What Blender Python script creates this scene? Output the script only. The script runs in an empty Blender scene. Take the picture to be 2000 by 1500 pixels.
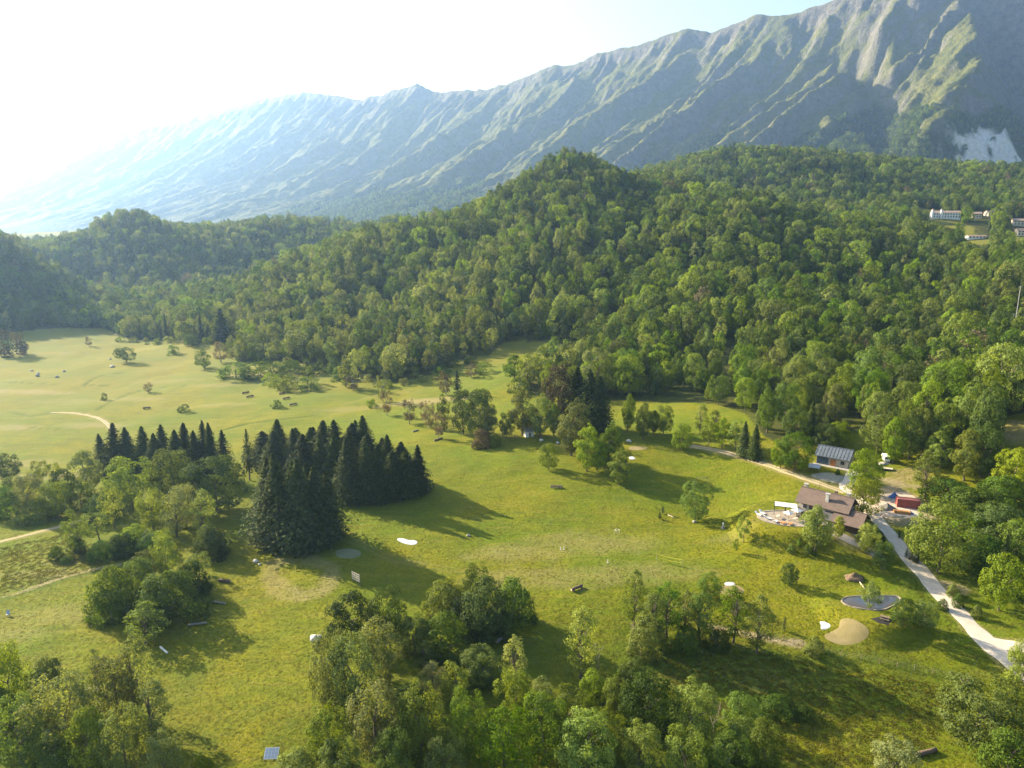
import bpy, math, random
import numpy as np
from mathutils import Vector, Matrix

R = math.radians
rng = np.random.default_rng(7)
random.seed(7)
SC = bpy.context.scene
COL = SC.collection

# ------------------------------------------------------------------ camera, sky, sun, exposure
FPX, CXP, CYP = 1376.0, 1000.0, 750.0          # focal length and centre in photograph pixels (2000 x 1500)
PITCH = R(12.3)
CAM = np.array([0.0, 0.0, 89.0])
FWD = np.array([0, math.cos(PITCH), -math.sin(PITCH)])
UPV = np.array([0, math.sin(PITCH), math.cos(PITCH)])
cd = bpy.data.cameras.new('camera'); cam = bpy.data.objects.new('camera', cd); COL.objects.link(cam)
cd.sensor_width = 36; cd.lens = 36 * FPX / 2000; cd.clip_start = 1; cd.clip_end = 40000
cam.location = CAM; cam.rotation_euler = (math.pi / 2 - PITCH, 0, 0)
SC.camera = cam

SUN_AZ, SUN_EL = R(-55), R(23)                  # azimuth measured from +Y towards +X
sun_dir = Vector((math.sin(SUN_AZ) * math.cos(SUN_EL), math.cos(SUN_AZ) * math.cos(SUN_EL), math.sin(SUN_EL)))
world = bpy.data.worlds.new('World'); SC.world = world; world.use_nodes = True
wn = world.node_tree.nodes; wl = world.node_tree.links
wn.clear()
wo = wn.new('ShaderNodeOutputWorld'); bg = wn.new('ShaderNodeBackground'); sky = wn.new('ShaderNodeTexSky')
sky.sky_type = 'NISHITA'; sky.sun_disc = False; sky.sun_elevation = SUN_EL; sky.sun_rotation = SUN_AZ
sky.altitude = 300; sky.air_density = 1.2; sky.dust_density = 3.0; sky.ozone_density = 0.0
bg.inputs['Strength'].default_value = 0.062
wl.new(sky.outputs[0], bg.inputs[0]); wl.new(bg.outputs[0], wo.inputs[0])
sd = bpy.data.lights.new('sun', 'SUN'); sun = bpy.data.objects.new('sun', sd); COL.objects.link(sun)
sd.energy = 5.0; sd.angle = R(0.6); sd.color = (1.0, 0.82, 0.55)
sun.rotation_euler = (-sun_dir).to_track_quat('-Z', 'Y').to_euler()
vs = SC.view_settings
vs.view_transform = 'Standard'; vs.look = 'None'; vs.exposure = 2.2; vs.gamma = 1.0; vs.use_curve_mapping = False
SC.render.engine = 'CYCLES'
cy = SC.cycles
cy.use_denoising = True; cy.max_bounces = 6; cy.diffuse_bounces = 2; cy.glossy_bounces = 2; cy.transmission_bounces = 4
cy.volume_bounces = 1; cy.transparent_max_bounces = 4; cy.caustics_reflective = False; cy.caustics_refractive = False
cy.sample_clamp_indirect = 4.0

# ------------------------------------------------------------------ noise
def _hash(ix, iy, seed):
    n = (ix.astype(np.int64) * 374761393 + iy.astype(np.int64) * 668265263 + seed * 974634777) & 0xffffffff
    n = ((n ^ (n >> 13)) * 1274126177) & 0xffffffff
    n = n ^ (n >> 16)
    return (n & 0xffff) / 65535.0
def vnoise(x, y, seed=0):
    x = np.asarray(x, float); y = np.asarray(y, float)
    ix = np.floor(x); iy = np.floor(y); fx = x - ix; fy = y - iy
    ux = fx * fx * fx * (fx * (fx * 6 - 15) + 10); uy = fy * fy * fy * (fy * (fy * 6 - 15) + 10)
    a = _hash(ix, iy, seed); b = _hash(ix + 1, iy, seed); c = _hash(ix, iy + 1, seed); d = _hash(ix + 1, iy + 1, seed)
    return ((a * (1 - ux) + b * ux) * (1 - uy) + (c * (1 - ux) + d * ux) * uy) * 2 - 1
def fbm(x, y, seed=0, octv=4, gain=0.5):
    s = 0.0; a = 1.0; f = 1.0; t = 0.0
    for i in range(octv):
        s = s + a * vnoise(x * f + 17.3 * i, y * f - 9.1 * i, seed + i); t += a; a *= gain; f *= 2.03
    return s / t
def sstep(a, b, x):
    t = np.clip((x - a) / (b - a), 0, 1); return t * t * (3 - 2 * t)

# ------------------------------------------------------------------ the lie of the land
def ray(px, py):
    u = (px - CXP) / FPX; v = (CYP - py) / FPX
    return np.array([u, 0, 0]) + FWD + v * UPV
def at_z(px, py, z):
    d = ray(px, py); return CAM + d * ((z - CAM[2]) / d[2])
def at_y(px, py, Y):
    d = ray(px, py); return CAM + d * (Y / d[1])

MEADOW = [(100,1450,0),(600,1450,0),(1000,1400,-1),(1500,1450,-6),(1950,1450,-5),(1300,1290,-4),(1240,1180,0),(1000,1250,-1),
    (1700,1350,-4),(1700,1250,0.5),(1930,1290,0.5),(1700,1120,4),(1450,1080,3.5),(1200,1060,2),(1000,1080,1),(600,1080,0),(300,1250,-1),(200,1150,-1.5),
    (0,1250,-1),(50,950,-5),(100,850,-5),(100,720,-5),(30,670,-4),(300,680,-4),(420,690,-3),(600,770,-1),(750,780,1),(650,860,-1),(450,900,-3),(850,740,4),(920,720,7),
    (1100,700,16),(820,880,2),(960,870,5),(1000,960,3),(1130,870,7),(1180,930,5.5),(1220,880,7.5),(1350,870,9),(1300,990,3.5),(1350,960,4),(1390,1010,3.5),(1450,960,6),
    (1480,1040,5.5),(1560,985,9),(1600,1010,9),(1680,960,10),(1640,910,12),(1520,900,12),(1750,970,10.5),(1760,890,15),(1850,930,14),(1980,830,27),(1980,950,15),
    (1850,1050,8),(1950,1150,5)]
HILL = [(1430,810,285),(1430,700,365),(1430,600,460),(1430,500,570),(1420,420,690),(1300,420,720),(1250,370,840),
    (1090,690,440),(1090,600,505),(1090,500,590),(1090,400,700),(1090,332,820),(1000,380,800),
    (900,690,455),(900,600,540),(900,500,650),(900,430,770),(820,460,800),(700,485,790),(560,530,745),(450,595,705),(330,625,680),(240,648,655),
    (560,690,500),(560,610,600),(700,700,470),(700,600,590),
    (250,430,1050),(330,500,970),(160,500,1010),(340,462,1090),(170,465,1060),(90,505,1040),(215,436,1050),(290,438,1050),(100,590,860),(250,590,850),(430,460,1110),(560,450,1150),(700,455,1160),(800,440,1160),(400,530,960),(520,520,1000),
    (0,478,800),(50,500,800),(100,545,790),(190,620,715),(60,610,700),(-120,480,780),(90,495,1000),
    (1260,352,930),(1400,318,1150),(1500,308,1200),(1600,312,1250),(1750,330,1260),(1900,336,1300),(2050,355,1300),
    (1550,425,850),(1650,400,980),(1800,390,1020),(1700,475,700),(1840,432,850),(1990,455,800),(1900,455,770),
    (1700,600,490),(1950,600,440),(1700,500,610),(1950,500,610),(1700,720,350),(1950,720,340),(1560,760,320),(1800,790,300),(1250,760,345),(1250,640,445),(1250,520,575)]
EXTRA = [(-1700,1500,60),(-1600,700,120),(-900,750,90),(-700,450,10),(-500,150,0),(-300,-200,0),(300,-200,-8),(450,50,0),(600,300,60),(1100,600,190),(1700,1000,330),
    (1700,1700,330),(700,1700,170),(0,1500,60),(-700,1500,50),(0,2400,120),(-1200,2400,100),(1200,2400,250),(0,900,70),(-350,880,14),(250,1000,130),(-900,1100,60)]
_P = [at_z(a, b, c) for a, b, c in MEADOW] + [at_y(a, b, c) for a, b, c in HILL] + [np.array(e, float) for e in EXTRA]
_P = np.array(_P); _C = _P[:, :2] / 100.0; _N = len(_C)
def _k(r2): return 0.5 * r2 * np.log(r2 + 1e-9)
_d2 = ((_C[:, None] - _C[None]) ** 2).sum(-1)
_lam = np.full(_N, 0.02)
_A = np.zeros((_N + 3, _N + 3)); _A[:_N, :_N] = _k(_d2) + np.diag(_lam)
_A[:_N, _N] = 1; _A[:_N, _N + 1:] = _C; _A[_N, :_N] = 1; _A[_N + 1:, :_N] = _C.T
_W = np.linalg.solve(_A, np.r_[_P[:, 2], 0, 0, 0])
def tps(x, y):
    x = np.asarray(x, float).ravel() / 100; y = np.asarray(y, float).ravel() / 100
    out = np.empty_like(x)
    for i in range(0, len(x), 60000):
        a = x[i:i + 60000]; b = y[i:i + 60000]
        r2 = (a[:, None] - _C[None, :, 0]) ** 2 + (b[:, None] - _C[None, :, 1]) ** 2
        out[i:i + 60000] = _k(r2) @ _W[:_N] + _W[_N] + a * _W[_N + 1] + b * _W[_N + 2]
    return out
# levelled ground: (x, y, radius inside, radius outside, z), filled in below
PADS = []
def smooth_h(x, y):
    shp = np.shape(x); x = np.asarray(x, float).ravel(); y = np.asarray(y, float).ravel()
    z = tps(x, y)
    r = np.hypot(x, y)
    near = 1 - sstep(500, 900, r)
    z = z + near * (0.55 * fbm(x / 38, y / 38, 11, 3) + 0.25 * fbm(x / 13, y / 13, 21, 2))
    z = z + sstep(350, 700, r) * (5.0 * fbm(x / 120, y / 120, 31, 4) + 9.0 * (0.35 - np.abs(fbm(x / 150 + y / 420, y / 300, 41, 2))))
    for (cx, cy_, r0, r1, pz) in PADS:
        d = np.hypot(x - cx, y - cy_); w = 1 - sstep(r0, r1, d); z = z * (1 - w) + pz * w
    return z.reshape(shp)
def W(px, py):
    """the point of the ground seen at that place of the photograph"""
    d = ray(px, py)
    t = np.geomspace(60, 1800, 260); z = smooth_h(d[0] * t, d[1] * t); below = CAM[2] + d[2] * t < z
    if not below.any(): t1, t0 = 1500, 1400
    else:
        i = int(np.argmax(below)); t1 = t[i]; t0 = t[max(i - 1, 0)]
    for _ in range(3):
        tt = np.linspace(t0, t1, 12); b = CAM[2] + d[2] * tt < smooth_h(d[0] * tt, d[1] * tt)
        i = int(np.argmax(b)) if b.any() else 11
        t1 = tt[i]; t0 = tt[max(i - 1, 0)]
    p = CAM + d * t1
    return np.array([p[0], p[1], float(smooth_h([p[0]], [p[1]])[0])])
def depth(p): return float((np.asarray(p) - CAM) @ FWD)
def height_for(p, pytop):
    q = np.asarray(p) - CAM; a = q @ UPV; b = q @ FWD; v = (CYP - pytop) / FPX
    return (v * b - a) / (math.cos(PITCH) + v * math.sin(PITCH))
def project(x, y, z):
    q = np.stack([x, y, z - CAM[2]], -1); b = q @ FWD
    return CXP + FPX * q[..., 0] / b, CYP - FPX * (q @ UPV) / b, b
def WL(pts): return np.array([W(a, b) for a, b in pts])
def seg_dist(x, y, pl):
    d = np.full(np.shape(x), 1e9)
    for a, b in zip(pl[:-1], pl[1:]):
        ab = b[:2] - a[:2]; L = max(ab @ ab, 1e-9)
        t = np.clip(((x - a[0]) * ab[0] + (y - a[1]) * ab[1]) / L, 0, 1)
        d = np.minimum(d, np.hypot(x - a[0] - t * ab[0], y - a[1] - t * ab[1]))
    return d
def in_poly(x, y, poly):
    ins = np.zeros(np.shape(x), bool); n = len(poly)
    for i in range(n):
        x0, y0 = poly[i][:2]; x1, y1 = poly[(i + 1) % n][:2]
        if y0 == y1: continue
        c = ((y0 > y) != (y1 > y)) & (x < (x1 - x0) * (y - y0) / (y1 - y0) + x0)
        ins ^= c
    return ins
def smooth_closed(pts, n=4):
    p = np.asarray(pts, float)
    for _ in range(n):
        q = 0.75 * p + 0.25 * np.roll(p, -1, 0); r = 0.25 * p + 0.75 * np.roll(p, -1, 0)
        p = np.stack([q, r], 1).reshape(-1, p.shape[1])
        if len(p) > 90: break
    return p
def smooth_line(pts, n=3):
    p = np.asarray(pts, float)
    for _ in range(n):
        q = 0.75 * p[:-1] + 0.25 * p[1:]; r = 0.25 * p[:-1] + 0.75 * p[1:]
        p = np.vstack([p[:1], np.stack([q, r], 1).reshape(-1, p.shape[1]), p[-1:]])
    return p
def resample(p, step):
    d = np.r_[0, np.cumsum(np.hypot(*(np.diff(p[:, :2], axis=0).T)))]
    n = max(2, int(d[-1] / step) + 1); t = np.linspace(0, d[-1], n)
    return np.stack([np.interp(t, d, p[:, k]) for k in range(2)], -1)

# ------------------------------------------------------------------ materials
def new_mat(name):
    m = bpy.data.materials.new(name); m.use_nodes = True
    nt = m.node_tree; nt.nodes.clear()
    out = nt.nodes.new('ShaderNodeOutputMaterial')
    return m, nt, out
class NT:
    def __init__(s, nt): s.nt = nt
    def n(s, typ, **kw):
        nd = s.nt.nodes.new(typ)
        for k, v in kw.items():
            if k.startswith('i_'):
                nd.inputs[int(k[2:])].default_value = v
            else: setattr(nd, k, v)
        return nd
    def l(s, a, b): s.nt.links.new(a, b)
    def noise(s, vec, scale, detail=3, rough=0.55):
        nd = s.n('ShaderNodeTexNoise'); nd.inputs['Scale'].default_value = scale; nd.inputs['Detail'].default_value = detail
        nd.inputs['Roughness'].default_value = rough
        if vec is not None: s.l(vec, nd.inputs['Vector'])
        return nd.outputs['Fac']
    def ramp(s, fac, a, b, c0=0.0, c1=1.0):
        nd = s.n('ShaderNodeMapRange'); nd.clamp = True
        nd.inputs['From Min'].default_value = a; nd.inputs['From Max'].default_value = b
        nd.inputs['To Min'].default_value = c0; nd.inputs['To Max'].default_value = c1
        s.l(fac, nd.inputs['Value']); return nd.outputs[0]
    def mix(s, fac, a, b, mode='MIX'):
        nd = s.n('ShaderNodeMix', data_type='RGBA', blend_type=mode)
        for sock, v in ((nd.inputs[0], fac), (nd.inputs[6], a), (nd.inputs[7], b)):
            if isinstance(v, (int, float)): sock.default_value = v
            elif isinstance(v, tuple): sock.default_value = (*v, 1) if len(v) == 3 else v
            else: s.l(v, sock)
        return nd.outputs[2]
    def math(s, op, a, b=0.0):
        nd = s.n('ShaderNodeMath', operation=op)
        for i, v in enumerate((a, b)):
            if isinstance(v, (int, float)): nd.inputs[i].default_value = v
            else: s.l(v, nd.inputs[i])
        return nd.outputs[0]
def bsdf(T, out, col, rough=0.8, metal=0.0, spec=0.3, normal=None):
    b = T.n('ShaderNodeBsdfPrincipled')
    b.inputs['Roughness'].default_value = rough; b.inputs['Metallic'].default_value = metal
    b.inputs['Specular IOR Level'].default_value = spec
    if isinstance(col, tuple): b.inputs['Base Color'].default_value = (*col, 1)
    else: T.l(col, b.inputs['Base Color'])
    if normal is not None: T.l(normal, b.inputs['Normal'])
    T.l(b.outputs[0], out.inputs[0]); return b
MATS = {}
def simple(name, col, rough=0.8, metal=0.0, var=0.25, scale=1.5, spec=0.3, coord='Object', bump=0.0):
    if name in MATS: return MATS[name]
    m, nt, out = new_mat(name); T = NT(nt)
    tc = T.n('ShaderNodeTexCoord'); v = tc.outputs[coord]
    f = T.noise(v, scale, 5, 0.65); g = T.noise(v, scale * 7, 3)
    k = T.math('ADD', T.math('MULTIPLY', f, 0.65), T.math('MULTIPLY', g, 0.35))
    lo = tuple(max(0, c * (1 - var * 1.6)) for c in col); hi = tuple(min(1, c * (1 + var)) for c in col)
    c = T.mix(T.ramp(k, 0.3, 0.7), lo, hi)
    nrm = None
    if bump:
        bp = T.n('ShaderNodeBump'); bp.inputs['Strength'].default_value = 0.6; bp.inputs['Distance'].default_value = bump
        T.l(g, bp.inputs['Height']); nrm = bp.outputs[0]
    bsdf(T, out, c, rough, metal, spec, nrm)
    MATS[name] = m; return m
def wall_stone(name, a, b, scale=2.2):
    m, nt, out = new_mat(name); T = NT(nt); tc = T.n('ShaderNodeTexCoord')
    vo = T.n('ShaderNodeTexVoronoi'); vo.inputs['Scale'].default_value = scale; T.l(tc.outputs['Object'], vo.inputs['Vector'])
    k = T.noise(tc.outputs['Object'], 0.7, 4)
    sep = T.n('ShaderNodeSeparateColor'); T.l(vo.outputs['Color'], sep.inputs[0])
    c = T.mix(sep.outputs[0], a, b); c = T.mix(T.ramp(k, 0.35, 0.75, 0, 0.5), c, tuple(x * 0.55 for x in a))
    e = T.ramp(vo.outputs['Distance'], 0.0, 0.5)
    bp = T.n('ShaderNodeBump'); bp.inputs['Strength'].default_value = 0.7; bp.inputs['Distance'].default_value = 0.05
    bp.invert = True; T.l(e, bp.inputs['Height'])
    bsdf(T, out, c, 0.9, 0, 0.2, bp.outputs[0]); MATS[name] = m; return m
def roof_mat(name, a, b, pitch=0.35, rows=True):
    m, nt, out = new_mat(name); T = NT(nt); tc = T.n('ShaderNodeTexCoord')
    br = T.n('ShaderNodeTexBrick'); br.offset = 0.5
    br.inputs['Scale'].default_value = 1.0; br.inputs['Brick Width'].default_value = pitch * 1.3; br.inputs['Row Height'].default_value = pitch
    br.inputs['Mortar Size'].default_value = 0.03
    br.inputs['Color1'].default_value = (*a, 1); br.inputs['Color2'].default_value = (*b, 1); br.inputs['Mortar'].default_value = (*[x * 0.45 for x in a], 1)
    T.l(tc.outputs['UV'], br.inputs['Vector'])
    k = T.noise(tc.outputs['Object'], 0.8, 5, 0.7)
    c = T.mix(T.ramp(k, 0.35, 0.7, 0, 0.55), br.outputs['Color'], tuple(x * 0.6 for x in b))
    bp = T.n('ShaderNodeBump'); bp.inputs['Strength'].default_value = 0.8; bp.inputs['Distance'].default_value = 0.04
    T.l(br.outputs['Fac'], bp.inputs['Height']); bp.invert = True
    bsdf(T, out, c, 0.75, 0, 0.3, bp.outputs[0]); MATS[name] = m; return m

def ground_mat():
    m, nt, out = new_mat('meadow_grass'); T = NT(nt)
    geo = T.n('ShaderNodeNewGeometry'); pos = geo.outputs['Position']
    at = T.n('ShaderNodeAttribute'); at.attribute_name = 'paint'
    sep = T.n('ShaderNodeSeparateColor'); T.l(at.outputs['Color'], sep.inputs[0])
    n1 = T.noise(pos, 0.022, 4, 0.6); n2 = T.noise(pos, 0.16, 5, 0.65); n3 = T.noise(pos, 1.3, 4, 0.7); n4 = T.noise(pos, 2.9, 4, 0.75)
    st = T.n('ShaderNodeMapping'); st.inputs['Scale'].default_value = (0.10, 0.9, 1); st.inputs['Rotation'].default_value = (0, 0, 0.5); T.l(pos, st.inputs['Vector'])
    n5 = T.noise(st.outputs[0], 0.8, 3, 0.6)
    c = T.mix(T.ramp(n1, 0.4, 0.6), (0.092, 0.144, 0.004), (0.164, 0.162, 0.006))
    c = T.mix(T.ramp(n2, 0.42, 0.66, 0, 0.7), c, (0.072, 0.108, 0.005))
    c = T.mix(T.ramp(n5, 0.48, 0.66, 0, 0.5), c, (0.185, 0.165, 0.03))
    c = T.mix(T.ramp(n3, 0.46, 0.64, 0, 0.62), c, (0.060, 0.084, 0.004))
    c = T.mix(T.ramp(n4, 0.5, 0.66, 0, 0.6), c, (0.17, 0.165, 0.022))
    brk = T.ramp(T.math('ADD', T.math('MULTIPLY', n2, 0.6), T.math('MULTIPLY', n3, 0.4)), 0.3, 0.7, 0.35, 1.25)
    def lay(c, sock, col): 
        f = T.math('MULTIPLY', sock, brk); f = T.math('MINIMUM', f, 1.0)
        return T.mix(f, c, col)
    dryc = T.mix(T.ramp(n3, 0.3, 0.7), (0.20, 0.17, 0.07), (0.32, 0.26, 0.14))
    c = lay(c, sep.outputs[0], dryc)
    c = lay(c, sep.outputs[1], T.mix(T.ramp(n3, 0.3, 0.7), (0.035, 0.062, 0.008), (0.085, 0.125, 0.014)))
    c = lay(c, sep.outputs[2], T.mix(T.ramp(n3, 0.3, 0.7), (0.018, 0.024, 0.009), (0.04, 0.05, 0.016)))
    c = lay(c, at.outputs['Alpha'], T.mix(T.ramp(n4, 0.3, 0.7), (0.27, 0.205, 0.14), (0.43, 0.35, 0.26)))
    bp = T.n('ShaderNodeBump'); bp.inputs['Strength'].default_value = 0.8; bp.inputs['Distance'].default_value = 0.42
    hh = T.math('ADD', T.math('MULTIPLY', n3, 0.8), T.math('MULTIPLY', n4, 0.45)); T.l(hh, bp.inputs['Height'])
    bsdf(T, out, c, 0.95, 0, 0.08, bp.outputs[0]); MATS['ground'] = m; return m
def mountain_mat():
    m, nt, out = new_mat('mountain_slope'); T = NT(nt)
    geo = T.n('ShaderNodeNewGeometry'); pos = geo.outputs['Position']
    at = T.n('ShaderNodeAttribute'); at.attribute_name = 'paint'
    sep = T.n('ShaderNodeSeparateColor'); T.l(at.outputs['Color'], sep.inputs[0])
    n1 = T.noise(pos, 0.006, 5, 0.6); n2 = T.noise(pos, 0.04, 5, 0.65); n3 = T.noise(pos, 0.12, 3, 0.7)
    c = T.mix(T.ramp(n1, 0.35, 0.65), (0.075, 0.090, 0.020), (0.122, 0.124, 0.034))
    c = T.mix(T.ramp(n2, 0.45, 0.62, 0, 0.7), c, (0.046, 0.058, 0.018))
    c = T.mix(sep.outputs[0], c, T.mix(T.ramp(n2, 0.3, 0.7), (0.07, 0.07, 0.066), (0.165, 0.155, 0.135)))
    c = T.mix(sep.outputs[1], c, T.mix(T.ramp(n3, 0.35, 0.7), (0.016, 0.028, 0.012), (0.055, 0.075, 0.022)))
    c = T.mix(sep.outputs[2], c, T.mix(T.ramp(n3, 0.3, 0.7), (0.55, 0.53, 0.50), (0.82, 0.80, 0.76)))
    bp = T.n('ShaderNodeBump'); bp.inputs['Strength'].default_value = 0.9; bp.inputs['Distance'].default_value = 16.0
    T.l(T.math('ADD', n2, T.math('MULTIPLY', n3, 0.5)), bp.inputs['Height'])
    bsdf(T, out, c, 0.95, 0, 0.1, bp.outputs[0]); MATS['mountain'] = m; return m

# ------------------------------------------------------------------ mesh helpers
def grid_mesh(name, X, Y, Z, closed_u=False, keep=None):
    nu, nv = X.shape
    me = bpy.data.meshes.new(name)
    co = np.stack([X, Y, Z], -1).reshape(-1, 3)
    I = np.arange(nu * nv).reshape(nu, nv)
    if closed_u: I = np.vstack([I, I[:1]])
    q = np.stack([I[:-1, :-1], I[1:, :-1], I[1:, 1:], I[:-1, 1:]], -1).reshape(-1, 4)
    if keep is not None: q = q[keep.ravel()[q].all(1)]
    raw_mesh(me, co, q)
    return me
def raw_mesh(me, co, q, smooth=True):
    k = q.shape[1]
    me.vertices.add(len(co)); me.vertices.foreach_set('co', np.asarray(co, np.float32).ravel())
    me.loops.add(q.size); me.loops.foreach_set('vertex_index', q.astype(np.int32).ravel())
    me.polygons.add(len(q)); me.polygons.foreach_set('loop_start', np.arange(0, q.size, k, dtype=np.int32))
    me.polygons.foreach_set('use_smooth', np.full(len(q), smooth))
    me.update(calc_edges=True); me.validate()
def paint(me, rgba):
    a = me.color_attributes.new('paint', 'FLOAT_COLOR', 'POINT'); a.data.foreach_set('color', rgba.astype(np.float32).ravel())
def link(name, me, mat=None, parent=None, kind=None, label=None, cat=None, group=None):
    o = bpy.data.objects.new(name, me); COL.objects.link(o)
    if mat is not None and me is not None:
        if len(me.materials) == 0: me.materials.append(mat)
    if parent is not None: o.parent = parent
    tag(o, label, cat, group, kind); return o
def tag(o, label=None, cat=None, group=None, kind=None):
    if label: o['label'] = label
    if cat: o['category'] = cat
    if group: o['group'] = group
    if kind: o['kind'] = kind
    return o
class MB:
    """collects shapes for one mesh object"""
    def __init__(s): s.v = []; s.f = []; s.uv = {}
    def add(s, vs_, fs):
        b = len(s.v); s.v += [tuple(map(float, p)) for p in vs_]; s.f += [tuple(b + i for i in f) for f in fs]; return s
    def box(s, c, d, rz=0.0, taper=1.0):
        x, y, z = d[0] / 2, d[1] / 2, d[2] / 2; cs, sn = math.cos(rz), math.sin(rz); P = []
        for k, t in ((-1, 1), (1, taper)):
            for a, b in ((-1, -1), (1, -1), (1, 1), (-1, 1)):
                X, Y = a * x * t, b * y * t; P.append((c[0] + X * cs - Y * sn, c[1] + X * sn + Y * cs, c[2] + k * z))
        return s.add(P, [(3, 2, 1, 0), (4, 5, 6, 7), (0, 1, 5, 4), (1, 2, 6, 5), (2, 3, 7, 6), (3, 0, 4, 7)])
    def bar(s, p, q, r0, r1=None, n=6, cap=True):
        r1 = r0 if r1 is None else r1; p = Vector(p); q = Vector(q); d = q - p
        z = d.normalized(); x = z.orthogonal().normalized(); y = z.cross(x); P = []
        for c, r in ((p, r0), (q, r1)):
            for i in range(n):
                a = 2 * math.pi * i / n; P.append(c + x * (r * math.cos(a)) + y * (r * math.sin(a)))
        F = [(i, (i + 1) % n, n + (i + 1) % n, n + i) for i in range(n)]
        if cap: F += [tuple(range(n - 1, -1, -1)), tuple(range(n, 2 * n))]
        return s.add(P, F)
    def tube(s, pts, rads, n=6):
        prev = None; P = []; F = []; x = None
        pts = [Vector(p) for p in pts]
        for i, p in enumerate(pts):
            d = (pts[min(i + 1, len(pts) - 1)] - pts[max(i - 1, 0)]).normalized()
            x = d.orthogonal().normalized() if x is None else (x - d * x.dot(d)).normalized()
            y = d.cross(x)
            for k in range(n):
                a = 2 * math.pi * k / n; P.append(p + x * (rads[i] * math.cos(a)) + y * (rads[i] * math.sin(a)))
        m = len(pts)
        for i in range(m - 1):
            for k in range(n): F.append((i * n + k, i * n + (k + 1) % n, (i + 1) * n + (k + 1) % n, (i + 1) * n + k))
        F.append(tuple(range(n - 1, -1, -1))); F.append(tuple((m - 1) * n + k for k in range(n)))
        return s.add(P, F)
    def prism(s, poly, z0, z1):
        n = len(poly); P = [(x, y, z0) for x, y in poly] + [(x, y, z1) for x, y in poly]
        F = [(i, (i + 1) % n, n + (i + 1) % n, n + i) for i in range(n)] + [tuple(range(n - 1, -1, -1)), tuple(range(n, 2 * n))]
        return s.add(P, F)
    def prism_x(s, poly, x0, x1):
        """a (y, z) outline carried along x"""
        n = len(poly); P = [(x0, y, z) for y, z in poly] + [(x1, y, z) for y, z in poly]
        F = [(i, (i + 1) % n, n + (i + 1) % n, n + i) for i in range(n)] + [tuple(range(n - 1, -1, -1)), tuple(range(n, 2 * n))]
        return s.add(P, F)
    def slab(s, a, b, c, d, th):
        """a sloping plate with top corners a b c d and that thickness"""
        a, b, c, d = map(Vector, (a, b, c, d)); nrm = (b - a).cross(d - a).normalized() * th
        return s.add([a - nrm, b - nrm, c - nrm, d - nrm, a, b, c, d],
                     [(3, 2, 1, 0), (4, 5, 6, 7), (0, 1, 5, 4), (1, 2, 6, 5), (2, 3, 7, 6), (3, 0, 4, 7)])
    def build(s, name, mat, parent=None, smooth=False, **kw):
        me = bpy.data.meshes.new(name); me.from_pydata(s.v, [], s.f); me.update()
        # box-projected UVs in metres
        uvl = me.uv_layers.new(name='UVMap')
        for p in me.polygons:
            n = p.normal
            if abs(n.z) > 0.98: ax = Vector((1, 0, 0)); ay = Vector((0, 1, 0))
            else:
                ax = Vector((0, 0, 1)).cross(n).normalized(); ay = n.cross(ax)
            for li in p.loop_indices:
                c = me.vertices[me.loops[li].vertex_index].co; uvl.data[li].uv = (c.dot(ax), c.dot(ay))
            p.use_smooth = smooth
        me.materials.append(mat)
        return link(name, me, None, parent, **kw)
def empty(name, loc, rz=0.0, label=None, cat=None, group=None, kind=None):
    o = bpy.data.objects.new(name, None); COL.objects.link(o); o.location = tuple(map(float, loc)); o.rotation_euler = (0, 0, rz)
    o.empty_display_size = 0.5
    return tag(o, label, cat, group, kind)

# ------------------------------------------------------------------ where things stand
def pad(px, py, z, r0, r1):
    p = at_z(px, py, z); PADS.append((p[0], p[1], r0, r1, z)); return np.array([p[0], p[1], z])
HOUSE = pad(1612, 1010, 9.0, 9, 17)
TERR = pad(1535, 1008, 9.0, 10, 17)
BARN = pad(1630, 905, 12.0, 7, 13)
POND = pad(1700, 1180, 3.2, 8.5, 14)
YARD = pad(1755, 985, 10.0, 9, 16)
CONT = np.array([*at_z(1772, 990, 10.0)[:2], 10.0])

ROAD = smooth_line(WL([(2420,1620),(2260,1500),(2120,1400),(2040,1340),(1985,1305),(1940,1265),(1890,1218),(1840,1163),(1795,1112),(1755,1063),(1722,1024),(1702,1003),(1690,990),(1672,975),(1655,960),(1650,948),(1662,932),(1668,918)]))
TRACK = smooth_line(WL([(1652,962),(1610,947),(1560,930),(1510,912),(1450,892),(1400,879),(1350,871)]))
LROAD = smooth_line(WL([(-160,1100),(-60,1075),(0,1058),(60,1043),(130,1026),(175,1010)]))
LTRACK = smooth_line(WL([(100,806),(140,806),(175,811),(200,820),(215,832),(225,850)]))
SPUR = smooth_line(WL([(1925,1252),(1955,1258),(1995,1262),(2040,1275)]))
RAMP = smooth_line(WL([(1628,1040),(1660,1055),(1690,1068),(1715,1085)]))
FENCE = WL([(1500,1240),(1530,1250),(1568,1262),(1606,1272),(1643,1282),(1682,1288),(1718,1296),(1752,1303),(1786,1308),(1822,1316),(1857,1322),(1890,1330)])
FLAT = [(ROAD, 4.5), (TRACK, 3.5), (LROAD, 3), (LTRACK, 3), (SPUR, 4), (RAMP, 3)]
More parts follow.
